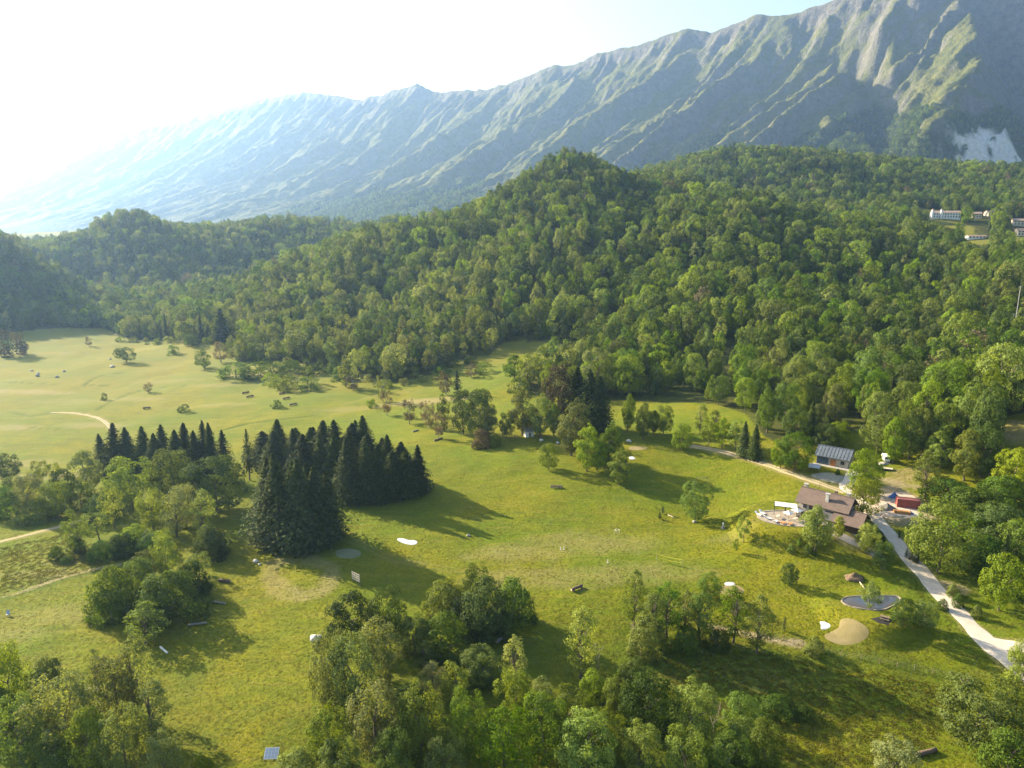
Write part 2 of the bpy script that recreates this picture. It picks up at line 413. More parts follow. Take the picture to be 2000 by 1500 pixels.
GREENS = {  # outline in the photograph -> levelled sheets of turf, sand or membrane
 'g1': [(1640,1208),(1665,1207),(1690,1222),(1700,1235),(1690,1250),(1665,1260),(1640,1260),(1615,1250),(1608,1240),(1625,1233),(1640,1225)],
 'b1': [(1600,1213),(1612,1214),(1624,1221),(1618,1229),(1602,1230),(1604,1222)],
 'g2': [(1398,1148),(1430,1140),(1452,1148),(1455,1158),(1430,1164),(1405,1160)],
 'b2': [(1413,1139),(1424,1136),(1437,1139),(1434,1145),(1418,1145)],
 'g3': [(656,1074),(680,1070),(704,1075),(706,1085),(690,1091),(664,1090),(655,1083)],
 'b3': [(773,1052),(788,1051),(797,1055),(812,1055),(817,1060),(808,1065),(793,1063),(780,1058)],
 'g4': [(1228,873),(1245,871),(1266,873),(1262,878),(1240,880),(1228,878)],
 'b4': [(1228,892),(1236,891),(1243,896),(1236,898),(1229,897)]}
GW = {k: WL(smooth_closed(v, 3)) for k, v in GREENS.items()}

FOREST_EDGE = [(-260,640),(-100,650),(0,652),(60,645),(130,640),(205,640),(232,657),(300,666),(360,668),(425,668),(450,690),(470,706),(560,706),(640,716),(700,738),(765,748),(840,734),(875,712),(905,702),(950,696),
    (985,668),(1075,664),(1140,684),(1120,712),(1060,722),(1010,752),(1050,770),(1100,778),(1190,782),(1250,784),(1330,786),(1400,790),(1455,808),(1490,850),(1540,880),(1600,866),(1645,845),(1690,838),(1710,868),(1765,872),(1850,898),(1925,905),(1945,870),(1935,838),(1960,815),(2040,802),(2085,900),(2120,1040),(2230,1180),(2500,1290)]
FEW = None
FPOLY = [tuple(p[:2]) for p in WL(FOREST_EDGE)] + [(900, 500), (1900, 900), (1900, 2000), (-1900, 2000), (-1900, 500)]
VIEW = []
CLEAR = [WL([(1800,452),(1840,440),(1900,440),(1910,470),(1850,478),(1810,470)]), WL([(1760,414),(1830,408),(1850,418),(1800,424)]), WL([(1960,462),(2040,450),(2060,480),(1970,480)]), WL([(1870,470),(1960,466),(1960,486),(1880,486)]),
         WL([(1815,424),(1880,422),(1880,438),(1815,440)])]

# ------------------------------------------------------------------ terrain
ang = np.unique(np.r_[np.arange(-180, -52, 4.0), np.arange(-52, -40, 0.6), np.arange(-40, 40, 0.17), np.arange(40, 52, 0.6), np.arange(52, 180, 4.0)])
rad = np.r_[6, 20, 40, 60, np.geomspace(72, 380, 470), np.geomspace(384, 2600, 210)]
TA, TR = np.meshgrid(np.radians(ang), rad, indexing='ij')
GX = TR * np.sin(TA); GY = TR * np.cos(TA)
GZ = smooth_h(GX, GY)
gx, gy = GX.ravel(), GY.ravel()
dry = np.zeros(len(gx)); lush = np.zeros(len(gx)); fst = np.zeros(len(gx)); bare = np.zeros(len(gx))
front = (gy > 50) & (np.abs(gx) < gy * 1.2)
fi = np.where(front)[0]; fx, fy = gx[fi], gy[fi]
wob = fbm(fx / 6, fy / 6, 51, 3)
def soft_line(arr, pts, w, soft, amt):
    d = seg_dist(fx, fy, WL(pts) if not isinstance(pts, np.ndarray) else pts) + wob * soft * 0.8
    arr[fi] = np.maximum(arr[fi], amt * (1 - sstep(w, w + soft, d)))
def soft_spot(arr, px, py, rx, ry, amt, soft=0.6):
    p = W(px, py); d = np.hypot((fx - p[0]) / rx, (fy - p[1]) / ry) + wob * 0.35
    arr[fi] = np.maximum(arr[fi], amt * (1 - sstep(1 - soft, 1 + soft * 0.4, d)))
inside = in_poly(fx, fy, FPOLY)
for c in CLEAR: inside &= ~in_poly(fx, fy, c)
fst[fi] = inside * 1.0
far = sstep(300, 520, np.hypot(fx, fy)); dry[fi] = np.maximum(dry[fi], 0.2 * far)  # paler with distance: dry grass, and haze put into the colour
soft_line(dry, [(530,1112),(545,1150),(590,1168),(636,1150),(648,1110),(600,1092),(540,1100)], 1.0, 2.8, 0.5)
for a in [(600,1010,4,2,.5),(1150,1060,22,9,.35),(1010,1080,16,6,.4),(1250,1120,18,7,.35),(1050,1130,20,6,.35),(150,925,18,7,.75),(230,905,12,5,.7),(60,905,15,6,.5),(30,935,14,5,.6),
          (130,785,30,10,.4),(60,765,30,8,.7),(180,830,22,6,.6),(330,745,30,8,.5),(250,780,24,6,.5),(100,690,40,10,.4),(430,790,22,5,.4),(20,835,20,6,.6),(480,735,26,7,.8),(420,752,25,6,.45),(540,745,20,7,.6),(820,785,22,8,.85),(870,780,16,6,.85),(770,790,20,5,.6),(730,795,25,5,.4),(680,800,20,6,.4),(1985,838,10,9,.8),(1770,936,9,3.5,.9),
          (1775,920,8,2,.7),(1480,1330,9,4,.4),(1290,1330,7,3,.4),(1400,1310,9,3,.3),(140,1095,10,4,.45),(80,1120,14,3,.4),(30,1240,10,5,.3),(1440,1045,10,4,.25),(100,1200,18,6,.3)]: soft_spot(dry, *a)
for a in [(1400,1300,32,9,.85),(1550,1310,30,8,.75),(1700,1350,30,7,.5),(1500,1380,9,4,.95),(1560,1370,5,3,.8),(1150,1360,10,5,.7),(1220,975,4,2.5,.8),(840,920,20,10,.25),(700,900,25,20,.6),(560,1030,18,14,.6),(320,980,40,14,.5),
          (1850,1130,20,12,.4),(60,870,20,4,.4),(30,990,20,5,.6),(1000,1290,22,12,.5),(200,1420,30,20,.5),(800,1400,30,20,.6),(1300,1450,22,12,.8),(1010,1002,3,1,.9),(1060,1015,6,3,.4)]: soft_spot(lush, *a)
soft_line(bare, [(1560,1258),(1500,1248),(1450,1236),(1390,1226)], 0.5, 1.4, 0.8)
soft_line(bare, [(1240,1225),(1248,1255),(1262,1275)], 0.5, 1.4, 0.6)
soft_line(bare, [(0,1168),(60,1150),(120,1128),(180,1113),(235,1102)], 0.25, 0.8, 0.7)
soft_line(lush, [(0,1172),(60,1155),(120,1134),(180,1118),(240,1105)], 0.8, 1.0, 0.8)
soft_line(bare, [(1740,960),(1700,975),(1710,1000),(1745,1012),(1790,1010),(1790,980),(1745,962)], 1.5, 3.0, 0.8)
soft_line(bare, [(1735,985),(1780,1000)], 4, 3.0, 0.95)
soft_line(bare, [(1710,935),(1765,945),(1790,950)], 0.8, 1.2, 0.6)
soft_line(bare, [(1850,1142),(1875,1150)], 0.7, 1.5, 0.7)
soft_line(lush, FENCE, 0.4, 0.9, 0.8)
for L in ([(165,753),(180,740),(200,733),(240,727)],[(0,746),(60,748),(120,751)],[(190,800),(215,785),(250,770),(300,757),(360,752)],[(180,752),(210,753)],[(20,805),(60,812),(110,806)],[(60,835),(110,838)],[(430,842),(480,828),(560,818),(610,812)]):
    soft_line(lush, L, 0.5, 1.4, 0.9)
for L in ([(190,790),(240,760),(300,730),(350,712),(400,690)],[(610,808),(660,795),(720,775),(800,765),(900,745)],[(640,812),(690,800),(740,782)],[(1010,1110),(1080,1130),(1200,1120)],[(1130,1150),(1280,1125),(1400,1118)],[(620,1035),(700,1060),(780,1100),(1000,1125)]):
    P_ = smooth_line(WL(L), 2); nn = np.gradient(P_[:, :2], axis=0); nn = np.stack([-nn[:, 1], nn[:, 0]], -1); nn /= np.linalg.norm(nn, axis=1)[:, None] + 1e-9
    for sgn in (-0.9, 0.9):
        Q_ = P_.copy(); Q_[:, :2] += nn * sgn; soft_line(dry, Q_, 0.2, 0.6, 0.28)
# worn verges beside the roads
for L, w in FLAT: soft_line(dry, L, w * 0.42, 1.6, 0.6)
# fine lumps of the turf, none where sheets lie on it
flat = np.ones(len(fi))
for L, w in FLAT: flat *= sstep(w * 0.8, w * 1.5, seg_dist(fx, fy, L))
for g in GW.values():
    c = g.mean(0); rr = np.hypot(g[:, 0] - c[0], g[:, 1] - c[1]).max(); flat *= sstep(rr, rr + 3, np.hypot(fx - c[0], fy - c[1]))
for (cx, cy_, r0, r1, pz) in PADS: flat *= sstep(r0 * 0.9, r1, np.hypot(fx - cx, fy - cy_))
rr = np.hypot(fx, fy); fade = 1 - sstep(350, 700, rr)
def micro(x, y):
    r_ = np.hypot(x, y)
    return (0.04 * fbm((x + .4 * y) / 2.6, (y - .4 * x) / 1.5, 61, 2, .6) * (1 - sstep(200, 330, r_)) + 0.09 * fbm(x / 9, y / 7, 71, 2)) * (1 - sstep(350, 700, r_))
mic = micro(fx, fy)
ditch = np.zeros(len(fi))
zz = GZ.ravel(); zz[fi] += flat * mic - 0.25 * (lush[fi] > 0.75) * (rr > 330) * (~inside); GZ = zz.reshape(GX.shape)
me = grid_mesh('terrain', GX, GY, GZ, closed_u=True)
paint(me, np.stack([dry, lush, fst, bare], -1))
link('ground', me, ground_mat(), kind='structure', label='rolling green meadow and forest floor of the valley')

# ------------------------------------------------------------------ the mountain ridge
RIDGE_PX = [(-300,470),(-150,430),(0,362),(130,292),(250,254),(330,238),(420,216),(470,205),(500,196),(545,188),(590,181),(620,182),(650,186),(672,190),(700,196),(722,189),(742,187),(770,176),(800,170),(815,164),(835,174),(852,181),(890,176),(925,176),(955,173),(990,164),(1035,148),
    (1070,131),(1090,127),(1110,128),(1140,121),(1165,104),(1190,100),(1225,93),(1260,84),(1300,70),(1345,57),(1375,63),(1400,61),(1440,46),(1480,27),(1510,28),(1540,27),(1580,17),(1640,-2),(1700,-30),(1770,-62),(1840,-80),(1930,-60),(2050,-50),(2300,-70)]
R0 = at_y(1840, -80, 3000.0)[:2]; RD = np.array([-0.8, 0.6]); RN = np.array([-0.6, -0.8])
RS, RH = [], []
for a, b in RIDGE_PX:
    d = ray(a, b)
    # where the sight line crosses the vertical plane of the ridge
    den = d[0] * RD[1] - d[1] * RD[0]; t = (R0[0] * RD[1] - R0[1] * RD[0]) / den
    p = CAM + d * t; RS.append((p[:2] - R0) @ RD); RH.append(p[2])
RS, RH = np.array(RS), np.array(RH); o_ = np.argsort(RS); RS, RH = RS[o_], RH[o_]
sv = np.r_[np.arange(-2400, -700, 30), np.arange(-700, 4200, 9.5), np.arange(4200, 7000, 16), np.arange(7000, 12500, 45)]
tv = np.r_[np.arange(-420, 0, 35), np.arange(0, 1900, 9.0), np.arange(1900, 5200, 60)]
S_, T_ = np.meshgrid(sv, tv, indexing='ij')
H_ = np.interp(S_, RS, RH)
tt = np.clip(T_, 0, None)
x_ = np.clip(tt / 1950, 0, 1)
zb = 55.0
Z_ = zb + (H_ - zb) * (0.62 * (1 - x_) ** 1.25 + 0.38 * (1 - x_) ** 2.0)
def ridged(a, b, seed):
    return 1 - np.abs(fbm(a, b, seed, 2, 0.35)) * 1.7
shf = 0.10 + 0.36 * sstep(1700, 100, S_)
SQ = S_ - shf * tt
wr = 0.45 * fbm(tt / 800, S_ / 1500, 81, 3)
def saw(x, k, seed):
    c = np.floor(x); f = x - c; a = 0.55 + 0.75 * _hash(c, c * 0, seed)
    return 1 - np.minimum(f / k, (1 - f) / (1 - k)) * a
g1 = saw(SQ / 520 + wr * 0.9 + 0.12 * fbm(S_ / 130, tt / 170, 93, 3), 0.74, 3)
g2 = saw(SQ / 170 + wr * 1.5 + 0.45 * fbm(tt / 240, S_ / 120, 85, 3), 0.68, 5)
g3 = ridged(SQ / 66 + wr * 2 + 0.5 * fbm(tt / 120, S_ / 90, 7, 2), tt / 380, 111)
g4 = fbm(S_ / 36, tt / 64, 121, 5, 0.68)
Aamp = sstep(0, 420, tt) * (1 - 0.6 * sstep(600, 1400, tt)) * (1 - sstep(1900, 3000, tt))
top = sstep(0, 60, tt)
cut = 92 * (1 - g1) * Aamp + (36 + 14 * sstep(1100, 500, S_)) * (1 - g2) * (0.4 * top + 0.6 * Aamp) + 32 * (1 - g3) * top + 16 * g4 * top
Z_ = Z_ + 9 * fbm(S_ / 48, tt * 0, 125, 3) * sstep(250, 0, tt)
Z_ = Z_ - cut * np.clip((Z_ - zb) / 250, 0, 1)
# the deep side valley right of the big grassy spur
Sb = np.interp(tt, [0, 126, 207, 333, 576, 765, 990, 1125, 1500, 2400], [10, -35, -120, -178, -225, -234, -216, -158, 60, 500])
sp = S_ - Sb + 26 * fbm(tt / 110, S_ / 200, 131, 3)
spur = np.exp(-((sp - 30) / 140) ** 2) * sstep(60, 380, tt) * (1 - sstep(1100, 1600, tt))
Z_ = Z_ + 85 * spur
vall = sstep(0, -300, sp) * (1 - sstep(-900, -1500, S_)) * sstep(0, 160, tt) * (1 - 0.85 * sstep(520, 900, tt))
Z_ = Z_ - (360 * vall + 60 * sstep(0, -60, sp) * sstep(60, 300, tt)) * np.clip((Z_ - zb) / 500, 0, 1)
# the gorge between the two grassy spurs
Sg = np.interp(tt, [0, 306, 621, 864, 1197, 2000], [300, 212, 88, -16, -102, -200])
gorge = np.exp(-((S_ - Sg - 40 * fbm(tt / 160, S_ * 0, 141, 3)) / 62) ** 2) * sstep(60, 420, tt)
Z_ = Z_ - 115 * gorge * np.clip((Z_ - zb) / 400, 0, 1)
bk = np.clip(-T_, 0, None); Z_ = Z_ - bk * 0.8
tree_n = fbm(S_ / 190, tt / 240, 151, 4)
tl = 400 + 170 * tree_n - 0.09 * np.clip(S_, 0, 2600) + 150 * gorge + 60 * vall - 60 * (g1 - 0.6)
mfor = sstep(25, -25, Z_ - tl)
Z_ = Z_ + mfor * (6 * fbm(S_ / 11, tt / 11, 161, 2))
MX = R0[0] + S_ * RD[0] + T_ * RN[0]; MY = R0[1] + S_ * RD[1] + T_ * RN[1]
Z_ = Z_ - 260 * sstep(2300, 1500, np.hypot(MX, MY))       # the sheet dives under the near hills
gs = np.gradient(Z_, axis=1) / np.gradient(tv)[None, :]; gt = np.gradient(Z_, axis=0) / np.gradient(sv)[:, None]
slope = np.hypot(gs, gt)
streak = fbm(SQ / 20 + 0.6 * fbm(tt / 90, S_ / 70, 175, 2), tt / 210, 171, 4, 0.6)
band = sstep(300, 40, tt + 140 * fbm(S_ / 160, tt / 200, 177, 3))
rock = sstep(0.95, 1.5, slope * 0.75 + 0.75 * streak + 0.5 * band) * (1 - mfor * 0.8)
rock = np.maximum(rock * (1 - 0.5 * gorge), 0.3 * gorge * sstep(300, 700, tt) * sstep(0.0, 0.3, fbm(S_ / 45, tt / 120, 181, 4)))
mpx, mpy, mdep = project(MX, MY, Z_)
_q = np.hypot(MX, MY) > 1450
me = grid_mesh('mountain', MX, MY, Z_, keep=_q)
ds = np.hypot((S_ + 350 - 0.15 * (tt - 900)) / 150, (tt - 985) / 165) + 0.7 * fbm(S_ / 38, tt / 60, 191, 4)
scar = (1 - sstep(0.72, 0.98, ds)) * sstep(840, 900, tt) * sstep(-10, -50, sp) * sstep(-0.42, -0.2, fbm(S_ / 14, tt / 26, 197, 3))
paint(me, np.stack([rock, mfor * (1 - scar), scar, np.zeros_like(rock)], -1).reshape(-1, 4))
link('mountain', me, mountain_mat(), kind='structure', label='long steep grassy mountain ridge with rocky gullies under white sky')

# woods on the lower slopes of the mountain: where the slope's own wood begins
mk = (mfor > 0.55) & (scar < 0.3) & (S_ < 2600) & (S_ > -900) & (tt < 1900) & (np.hypot(MX, MY) > 1500) & (mpx > 500) & (mpx < 2250) & (mpy < 520)
MI = np.argwhere(mk)
MI = MI[rng.permutation(len(MI))[:26000]]
MTREES = np.stack([MX[tuple(MI.T)] + rng.uniform(-5, 5, len(MI)), MY[tuple(MI.T)] + rng.uniform(-5, 5, len(MI)), Z_[tuple(MI.T)]], -1)

# ------------------------------------------------------------------ foliage
def leaf_mat(name, col, trans=0.38, hue=0.5):
    m, nt, out = new_mat('leaves_' + name); T = NT(nt)
    geo = T.n('ShaderNodeNewGeometry'); oi = T.n('ShaderNodeObjectInfo')
    lo = tuple(c * 0.62 for c in col); hi = tuple(min(1, c * 1.45) for c in col)
    c = T.mix(geo.outputs['Random Per Island'], lo, hi)
    hs = T.n('ShaderNodeHueSaturation'); T.l(c, hs.inputs['Color'])
    T.l(T.ramp(oi.outputs['Random'], 0, 1, 0.488, 0.508), hs.inputs['Hue'])
    r2 = T.math('FRACT', T.math('MULTIPLY', oi.outputs['Random'], 7.13)); r3 = T.math('FRACT', T.math('MULTIPLY', oi.outputs['Random'], 23.7))
    T.l(T.ramp(r2, 0, 1, 0.55, 1.3), hs.inputs['Value']); T.l(T.ramp(r3, 0, 1, 0.8, 1.1), hs.inputs['Saturation'])
    n = T.noise(geo.outputs['Position'], 0.55, 2); c2 = T.mix(T.ramp(n, 0.35, 0.7, 0, 0.35), hs.outputs[0], tuple(x * 0.6 for x in col))
    d = T.n('ShaderNodeBsdfDiffuse'); t = T.n('ShaderNodeBsdfTranslucent'); mx = T.n('ShaderNodeMixShader'); mx.inputs[0].default_value = trans
    T.l(c2, d.inputs[0])
    tcol = T.mix(1.0, c2, (1.25, 1.15, 0.45), 'MULTIPLY'); T.l(tcol, t.inputs[0])
    T.l(d.outputs[0], mx.inputs[1]); T.l(t.outputs[0], mx.inputs[2])
    g = T.n('ShaderNodeBsdfGlossy'); g.inputs['Roughness'].default_value = 0.55; g.inputs[0].default_value = (1, 1, 1, 1)
    mx2 = T.n('ShaderNodeMixShader'); mx2.inputs[0].default_value = 0.006
    T.l(mx.outputs[0], mx2.inputs[1]); T.l(g.outputs[0], mx2.inputs[2]); T.l(mx2.outputs[0], out.inputs[0])
    return m
LEAF = {k: leaf_mat(k, c, t) for k, (c, t) in {
    'mid': ((0.100, 0.172, 0.015), .42), 'pale': ((0.192, 0.238, 0.058), .42), 'yel': ((0.205, 0.265, 0.014), .45), 'dark': ((0.062, 0.108, 0.014), .38),
    'olive': ((0.148, 0.205, 0.026), .42), 'fresh': ((0.158, 0.235, 0.016), .44), 'brown': ((0.15, 0.125, 0.07), .3), 'maroon': ((0.050, 0.044, 0.024), .25),
    'spruce': ((0.052, 0.076, 0.017), .22), 'spruce_light': ((0.050, 0.075, 0.018), .2)}.items()}
BARK = simple('bark', (0.16, 0.13, 0.10), 0.95, var=0.4, scale=3, bump=0.03)
BARK_PALE = simple('bark_pale', (0.34, 0.30, 0.25), 0.95, var=0.35, scale=3, bump=0.03)

def leaves_mesh(name, c, nrm, L, Wd, rg):
    """one diamond for every spray of leaves"""
    n = len(c)
    nrm = nrm / (np.linalg.norm(nrm, axis=1)[:, None] + 1e-9)
    r = rg.normal(size=(n, 3)); t = np.cross(nrm, r); t /= np.linalg.norm(t, axis=1)[:, None] + 1e-9
    b = np.cross(nrm, t); L = np.broadcast_to(L, n)[:, None]; Wd = np.broadcast_to(Wd, n)[:, None]
    k = rg.uniform(-0.15, 0.15, (n, 1))
    v = np.stack([c - t * L * .5, c + b * Wd * .5 + t * L * k, c + t * L * .5 - nrm * L * .18, c - b * Wd * .5 + t * L * k], 1).reshape(-1, 3)
    me = bpy.data.meshes.new(name); raw_mesh(me, v, np.arange(4 * n).reshape(-1, 4), smooth=False)
    return me
def profile(kind, t):
    if kind == 'round': return np.sqrt(np.clip(1 - (2 * t - 0.95) ** 2 / 1.15, 0, 1)) ** 0.8
    if kind == 'oval': return np.clip(np.sin(np.pi * np.clip(t * 0.92 + 0.08, 0, 1)), 0, 1) ** 0.75
    if kind == 'cone': return np.clip(1.02 - t, 0, 1) ** 0.75 * (0.45 + 0.55 * np.clip(t / 0.18, 0, 1))
    if kind == 'dome': return np.sqrt(np.clip(1 - t ** 2.2, 0, 1))
    if kind == 'vase': return np.clip(np.sin(np.pi * np.clip(t * 0.75 + 0.1, 0, 1)), 0, 1) ** 0.9
    return 1 - t
def make_crown(name, seed, kind, aspect, t0, lobes, per, leaf, lr, airy=0.0, upn=0.35, spiky=0.0):
    rg = np.random.default_rng(seed)
    C = []; tries = 0
    while len(C) < lobes and tries < 20000:
        tries += 1
        t = rg.uniform(0.02, 0.98); R_ = profile(kind, np.array(t)) * aspect * 0.5
        a = rg.uniform(0, 2 * np.pi); rr = R_ * math.sqrt(rg.uniform(0.08, 1.0))
        rr = max(0, min(rr, R_ - lr * 0.55))
        p = np.array([rr * math.cos(a), rr * math.sin(a), t0 + (1 - t0) * t * (1 - lr * 0.5)])
        if all(np.linalg.norm(p - q) > lr * (0.62 - airy * 0.2) for q, _ in C): C.append((p, lr * rg.uniform(0.65, 1.25)))
        elif tries % 5 == 0: 
            if rg.uniform() < 0.05: C.append((p, lr * rg.uniform(0.5, 0.9)))
    # a lopsided crown: bend and skew
    skew = rg.normal(0, 0.05, 2)
    P, Nn = [], []
    for p, r in C:
        p = p.copy(); p[:2] += skew * (p[2] - t0)
        n = int(per * (r / lr) ** 2); d = rg.normal(size=(n, 3)); d[:, 2] += 0.25
        out = np.array([p[0], p[1], (p[2] - (t0 + 1) / 2) * 0.6]); out = out / (np.linalg.norm(out) + 0.05)
        d = d + out * 0.9; d /= np.linalg.norm(d, axis=1)[:, None]
        rad_ = rg.uniform(0.45 - airy * 0.3, 1.08, n)[:, None] ** 0.6
        sc = np.array([1, 1, 0.82 + spiky])
        P.append(p + d * r * rad_ * sc)
        Nn.append(d * 0.85 + out * 0.55 + rg.normal(size=(n, 3)) * 0.34 + np.array([0, 0, upn]))
    P = np.vstack(P); Nn = np.vstack(Nn); P[:, 2] = np.maximum(P[:, 2], 0.004)
    s = rg.uniform(0.6, 1.3, len(P))
    return leaves_mesh(name, P, Nn, leaf * s, leaf * 0.62 * s, rg), C
def make_trunk(name, seed, C, t0, thick=0.02, limbs=8, n=6, pale=False):
    rg = np.random.default_rng(seed + 99); b = MB()
    top = max(0.55, t0 + 0.35); w = rg.normal(0, 0.012, 2)
    b.tube([(0, 0, -0.04), (w[0] * .4, w[1] * .4, 0.12), (w[0], w[1], top * 0.6), (w[0] * 1.5, w[1] * 1.5, top)], [thick * 1.35, thick, thick * 0.75, thick * 0.28], n)
    idx = rg.permutation(len(C))[:limbs]
    for i in idx:
        p = C[i][0]; z0 = max(t0 * 0.75, min(p[2] * rg.uniform(0.5, 0.8), top * 0.9)); f = z0 / top
        q = Vector((w[0] * f, w[1] * f, z0)); e = Vector(p); mid = q.lerp(e, 0.5) + Vector((0, 0, 0.02))
        b.tube([q, mid, e], [thick * 0.5, thick * 0.3, thick * 0.1], max(4, n - 2))
    me = bpy.data.meshes.new(name); me.from_pydata(b.v, [], b.f); me.update()
    me.materials.append(BARK_PALE if pale else BARK); return me
def make_spruce(name, seed, whorls, per, aspect, t0=0.05, sprays=5, size=1.0, ragged=0.15, pw=0.6):
    rg = np.random.default_rng(seed); P = []; Nn = []; L = []
    for i in range(whorls):
        t = t0 + (0.985 - t0) * (i / (whorls - 1)) ** 0.92
        Rr = aspect * 0.5 * min(1.0, (1 - t) / 0.72) ** (0.55 + 0.5 * pw) * (0.7 + 0.3 * min(1, (t - t0) / 0.2)) + 0.003
        nb = max(4, int(per * (0.5 + 0.5 * (1 - t))))
        for k in range(nb):
            a = 2 * math.pi * (k + rg.uniform(0, 0.8)) / nb + i * 0.7; R1 = Rr * rg.uniform(1 - ragged * 2.2, 1 + ragged)
            dr = rg.uniform(0.18, 0.42)
            for j in range(sprays):
                f = (j + 0.6 + rg.uniform(-.3, .3)) / sprays
                r = R1 * f; z = t - dr * r * f + 0.05 * r + rg.normal(0, 0.004)
                side = rg.normal(0, 0.16) * r
                P.append((r * math.cos(a) - side * math.sin(a), r * math.sin(a) + side * math.cos(a), max(z, 0.01)))
                Nn.append((math.cos(a) * 0.75 + rg.normal(0, .35), math.sin(a) * 0.75 + rg.normal(0, .35), 0.75 + rg.normal(0, .3)))
                L.append(rg.uniform(0.7, 1.3) * (0.030 + 0.018 * (1 - t)) * size)
    P.append((0, 0, 0.985)); Nn.append((1, 0, 0.1)); L.append(0.03)
    P, Nn, L = np.array(P), np.array(Nn), np.array(L)
    return leaves_mesh(name, P, Nn, L, L * 0.62, rg)
def straight_trunk(name, thick=0.012, top=0.97, n=6):
    b = MB(); b.tube([(0, 0, -0.03), (0, 0, 0.3), (0, 0, top)], [thick * 1.25, thick * 0.8, 0.001], n)
    me = bpy.data.meshes.new(name); me.from_pydata(b.v, [], b.f); me.update(); me.materials.append(BARK); return me
def make_bare(name, seed, spread=0.35, depth_=4, n=5, pale=True):
    rg = np.random.default_rng(seed); b = MB(); tips = []
    def grow(p, d, ln, r, k):
        q = p + d * ln; b.tube([p, p.lerp(q, .5) + Vector(rg.normal(0, ln * .05, 3)), q], [r, r * .8, r * .6], n if k > 2 else 4)
        if k == 0: tips.append(q); return
        for _ in range(3 if k > 1 else 4):
            dd = (d + Vector(rg.normal(0, spread, 3)) + Vector((0, 0, 0.18))).normalized(); grow(p.lerp(q, rg.uniform(.55, 1)), dd, ln * rg.uniform(.55, .8), r * .55, k - 1)
    grow(Vector((0, 0, -.03)), Vector((0, 0, 1)), 0.36, 0.016, depth_)
    z = max(t.z for t in tips); v = [(x / z, y / z, zz_ / z) for x, y, zz_ in b.v]
    me = bpy.data.meshes.new(name); me.from_pydata(v, [], b.f); me.update(); me.materials.append(BARK_PALE if pale else BARK); return me

# kinds of tree: crown mesh, trunk mesh, natural width / height
PROTO = {}
def proto(key, kind, aspect, t0, lobes, per, leaf, lr, n=3, thick=0.02, limbs=8, airy=0.0, upn=0.35, spiky=0.0, pale=False):
    L = []
    for i in range(n):
        sd_ = hash_(key) + i * 31
        c, C = make_crown('crown', sd_, kind, aspect, t0, lobes, per, leaf, lr, airy, upn, spiky)
        L.append((c, make_trunk('trunk', sd_, C, t0, thick, limbs, 6 if lobes > 30 else 4, pale), aspect))
    PROTO[key] = L
def hash_(s): return sum((i + 3) * ord(c) * 37 for i, c in enumerate(s)) % 100000
# near trees
proto('round', 'round', 0.95, 0.16, 75, 105, 0.034, 0.115, n=3)
proto('oval', 'oval', 0.62, 0.12, 70, 95, 0.032, 0.095, n=3)
proto('willow', 'vase', 0.72, 0.08, 85, 85, 0.030, 0.085, n=3, airy=0.6, spiky=0.5, upn=0.2)
proto('alder', 'oval', 0.48, 0.14, 62, 52, 0.026, 0.075, n=3, airy=0.9, thick=0.016, limbs=24, upn=0.15)
proto('bush', 'dome', 1.25, 0.0, 60, 120, 0.050, 0.17, n=3, thick=0.02, limbs=5)
proto('young', 'round', 0.66, 0.26, 34, 70, 0.042, 0.11, n=2, thick=0.016, airy=0.4)
# forest trees of the middle distance
proto('mid_round', 'round', 0.85, 0.12, 34, 62, 0.055, 0.135, n=3, limbs=5)
proto('mid_oval', 'oval', 0.58, 0.10, 34, 56, 0.050, 0.105, n=3, limbs=5)
proto('mid_airy', 'vase', 0.62, 0.10, 34, 46, 0.046, 0.10, n=2, limbs=8, airy=0.7, spiky=0.3, pale=True)
proto('mid_bush', 'dome', 1.3, 0.0, 24, 55, 0.085, 0.20, n=2, limbs=3)
PROTO['spruce'] = [(make_spruce('crown', 500 + i, 60, 20, 0.40, 0.04, 9, 0.78, (0.26, 0.38, 0.32, 0.45)[i], (0.62, 0.5, 0.72, 0.55)[i]), straight_trunk('trunk'), 0.40) for i in range(4)]
PROTO['pine'] = [(make_spruce('crown', 540, 22, 9, 0.44, 0.22, 5, 1.2, 0.3), straight_trunk('trunk', 0.013), 0.44)]
PROTO['mid_spruce'] = [(make_spruce('crown', 520 + i, 24, 9, 0.34, 0.05, 4, 1.9), straight_trunk('trunk', 0.012, n=4), 0.34) for i in range(2)]
PROTO['bare'] = [(make_bare('branches', 600 + i), None, 0.6) for i in range(2)]

def put_tree(name, p, h, w, key, col, i=0, rz=None, label=None, cat='tree', group=None, lean=0.0):
    L = PROTO[key]; crown, trunk, asp = L[i % len(L)]
    rz = random.uniform(0, 6.28) if rz is None else rz
    root = empty(name, (p[0], p[1], p[2] - 0.05), rz, label, cat, group)
    if key in ('bush', 'mid_bush'): w *= 1.05; h *= 1.03
    elif key in ('round', 'oval', 'willow', 'alder'): w *= 0.93
    root.scale = (w / asp, w / asp, h)
    if lean: root.rotation_euler = (lean * 0.6, lean, rz)
    c = link('crown' if trunk else 'branches', crown, None, root)
    if len(crown.materials) == 0: crown.materials.append(LEAF['mid'] if trunk else BARK_PALE)
    if trunk:
        c.material_slots[0].link = 'OBJECT'; c.material_slots[0].material = LEAF[col]
        link('trunk', trunk, None, root)
    return root

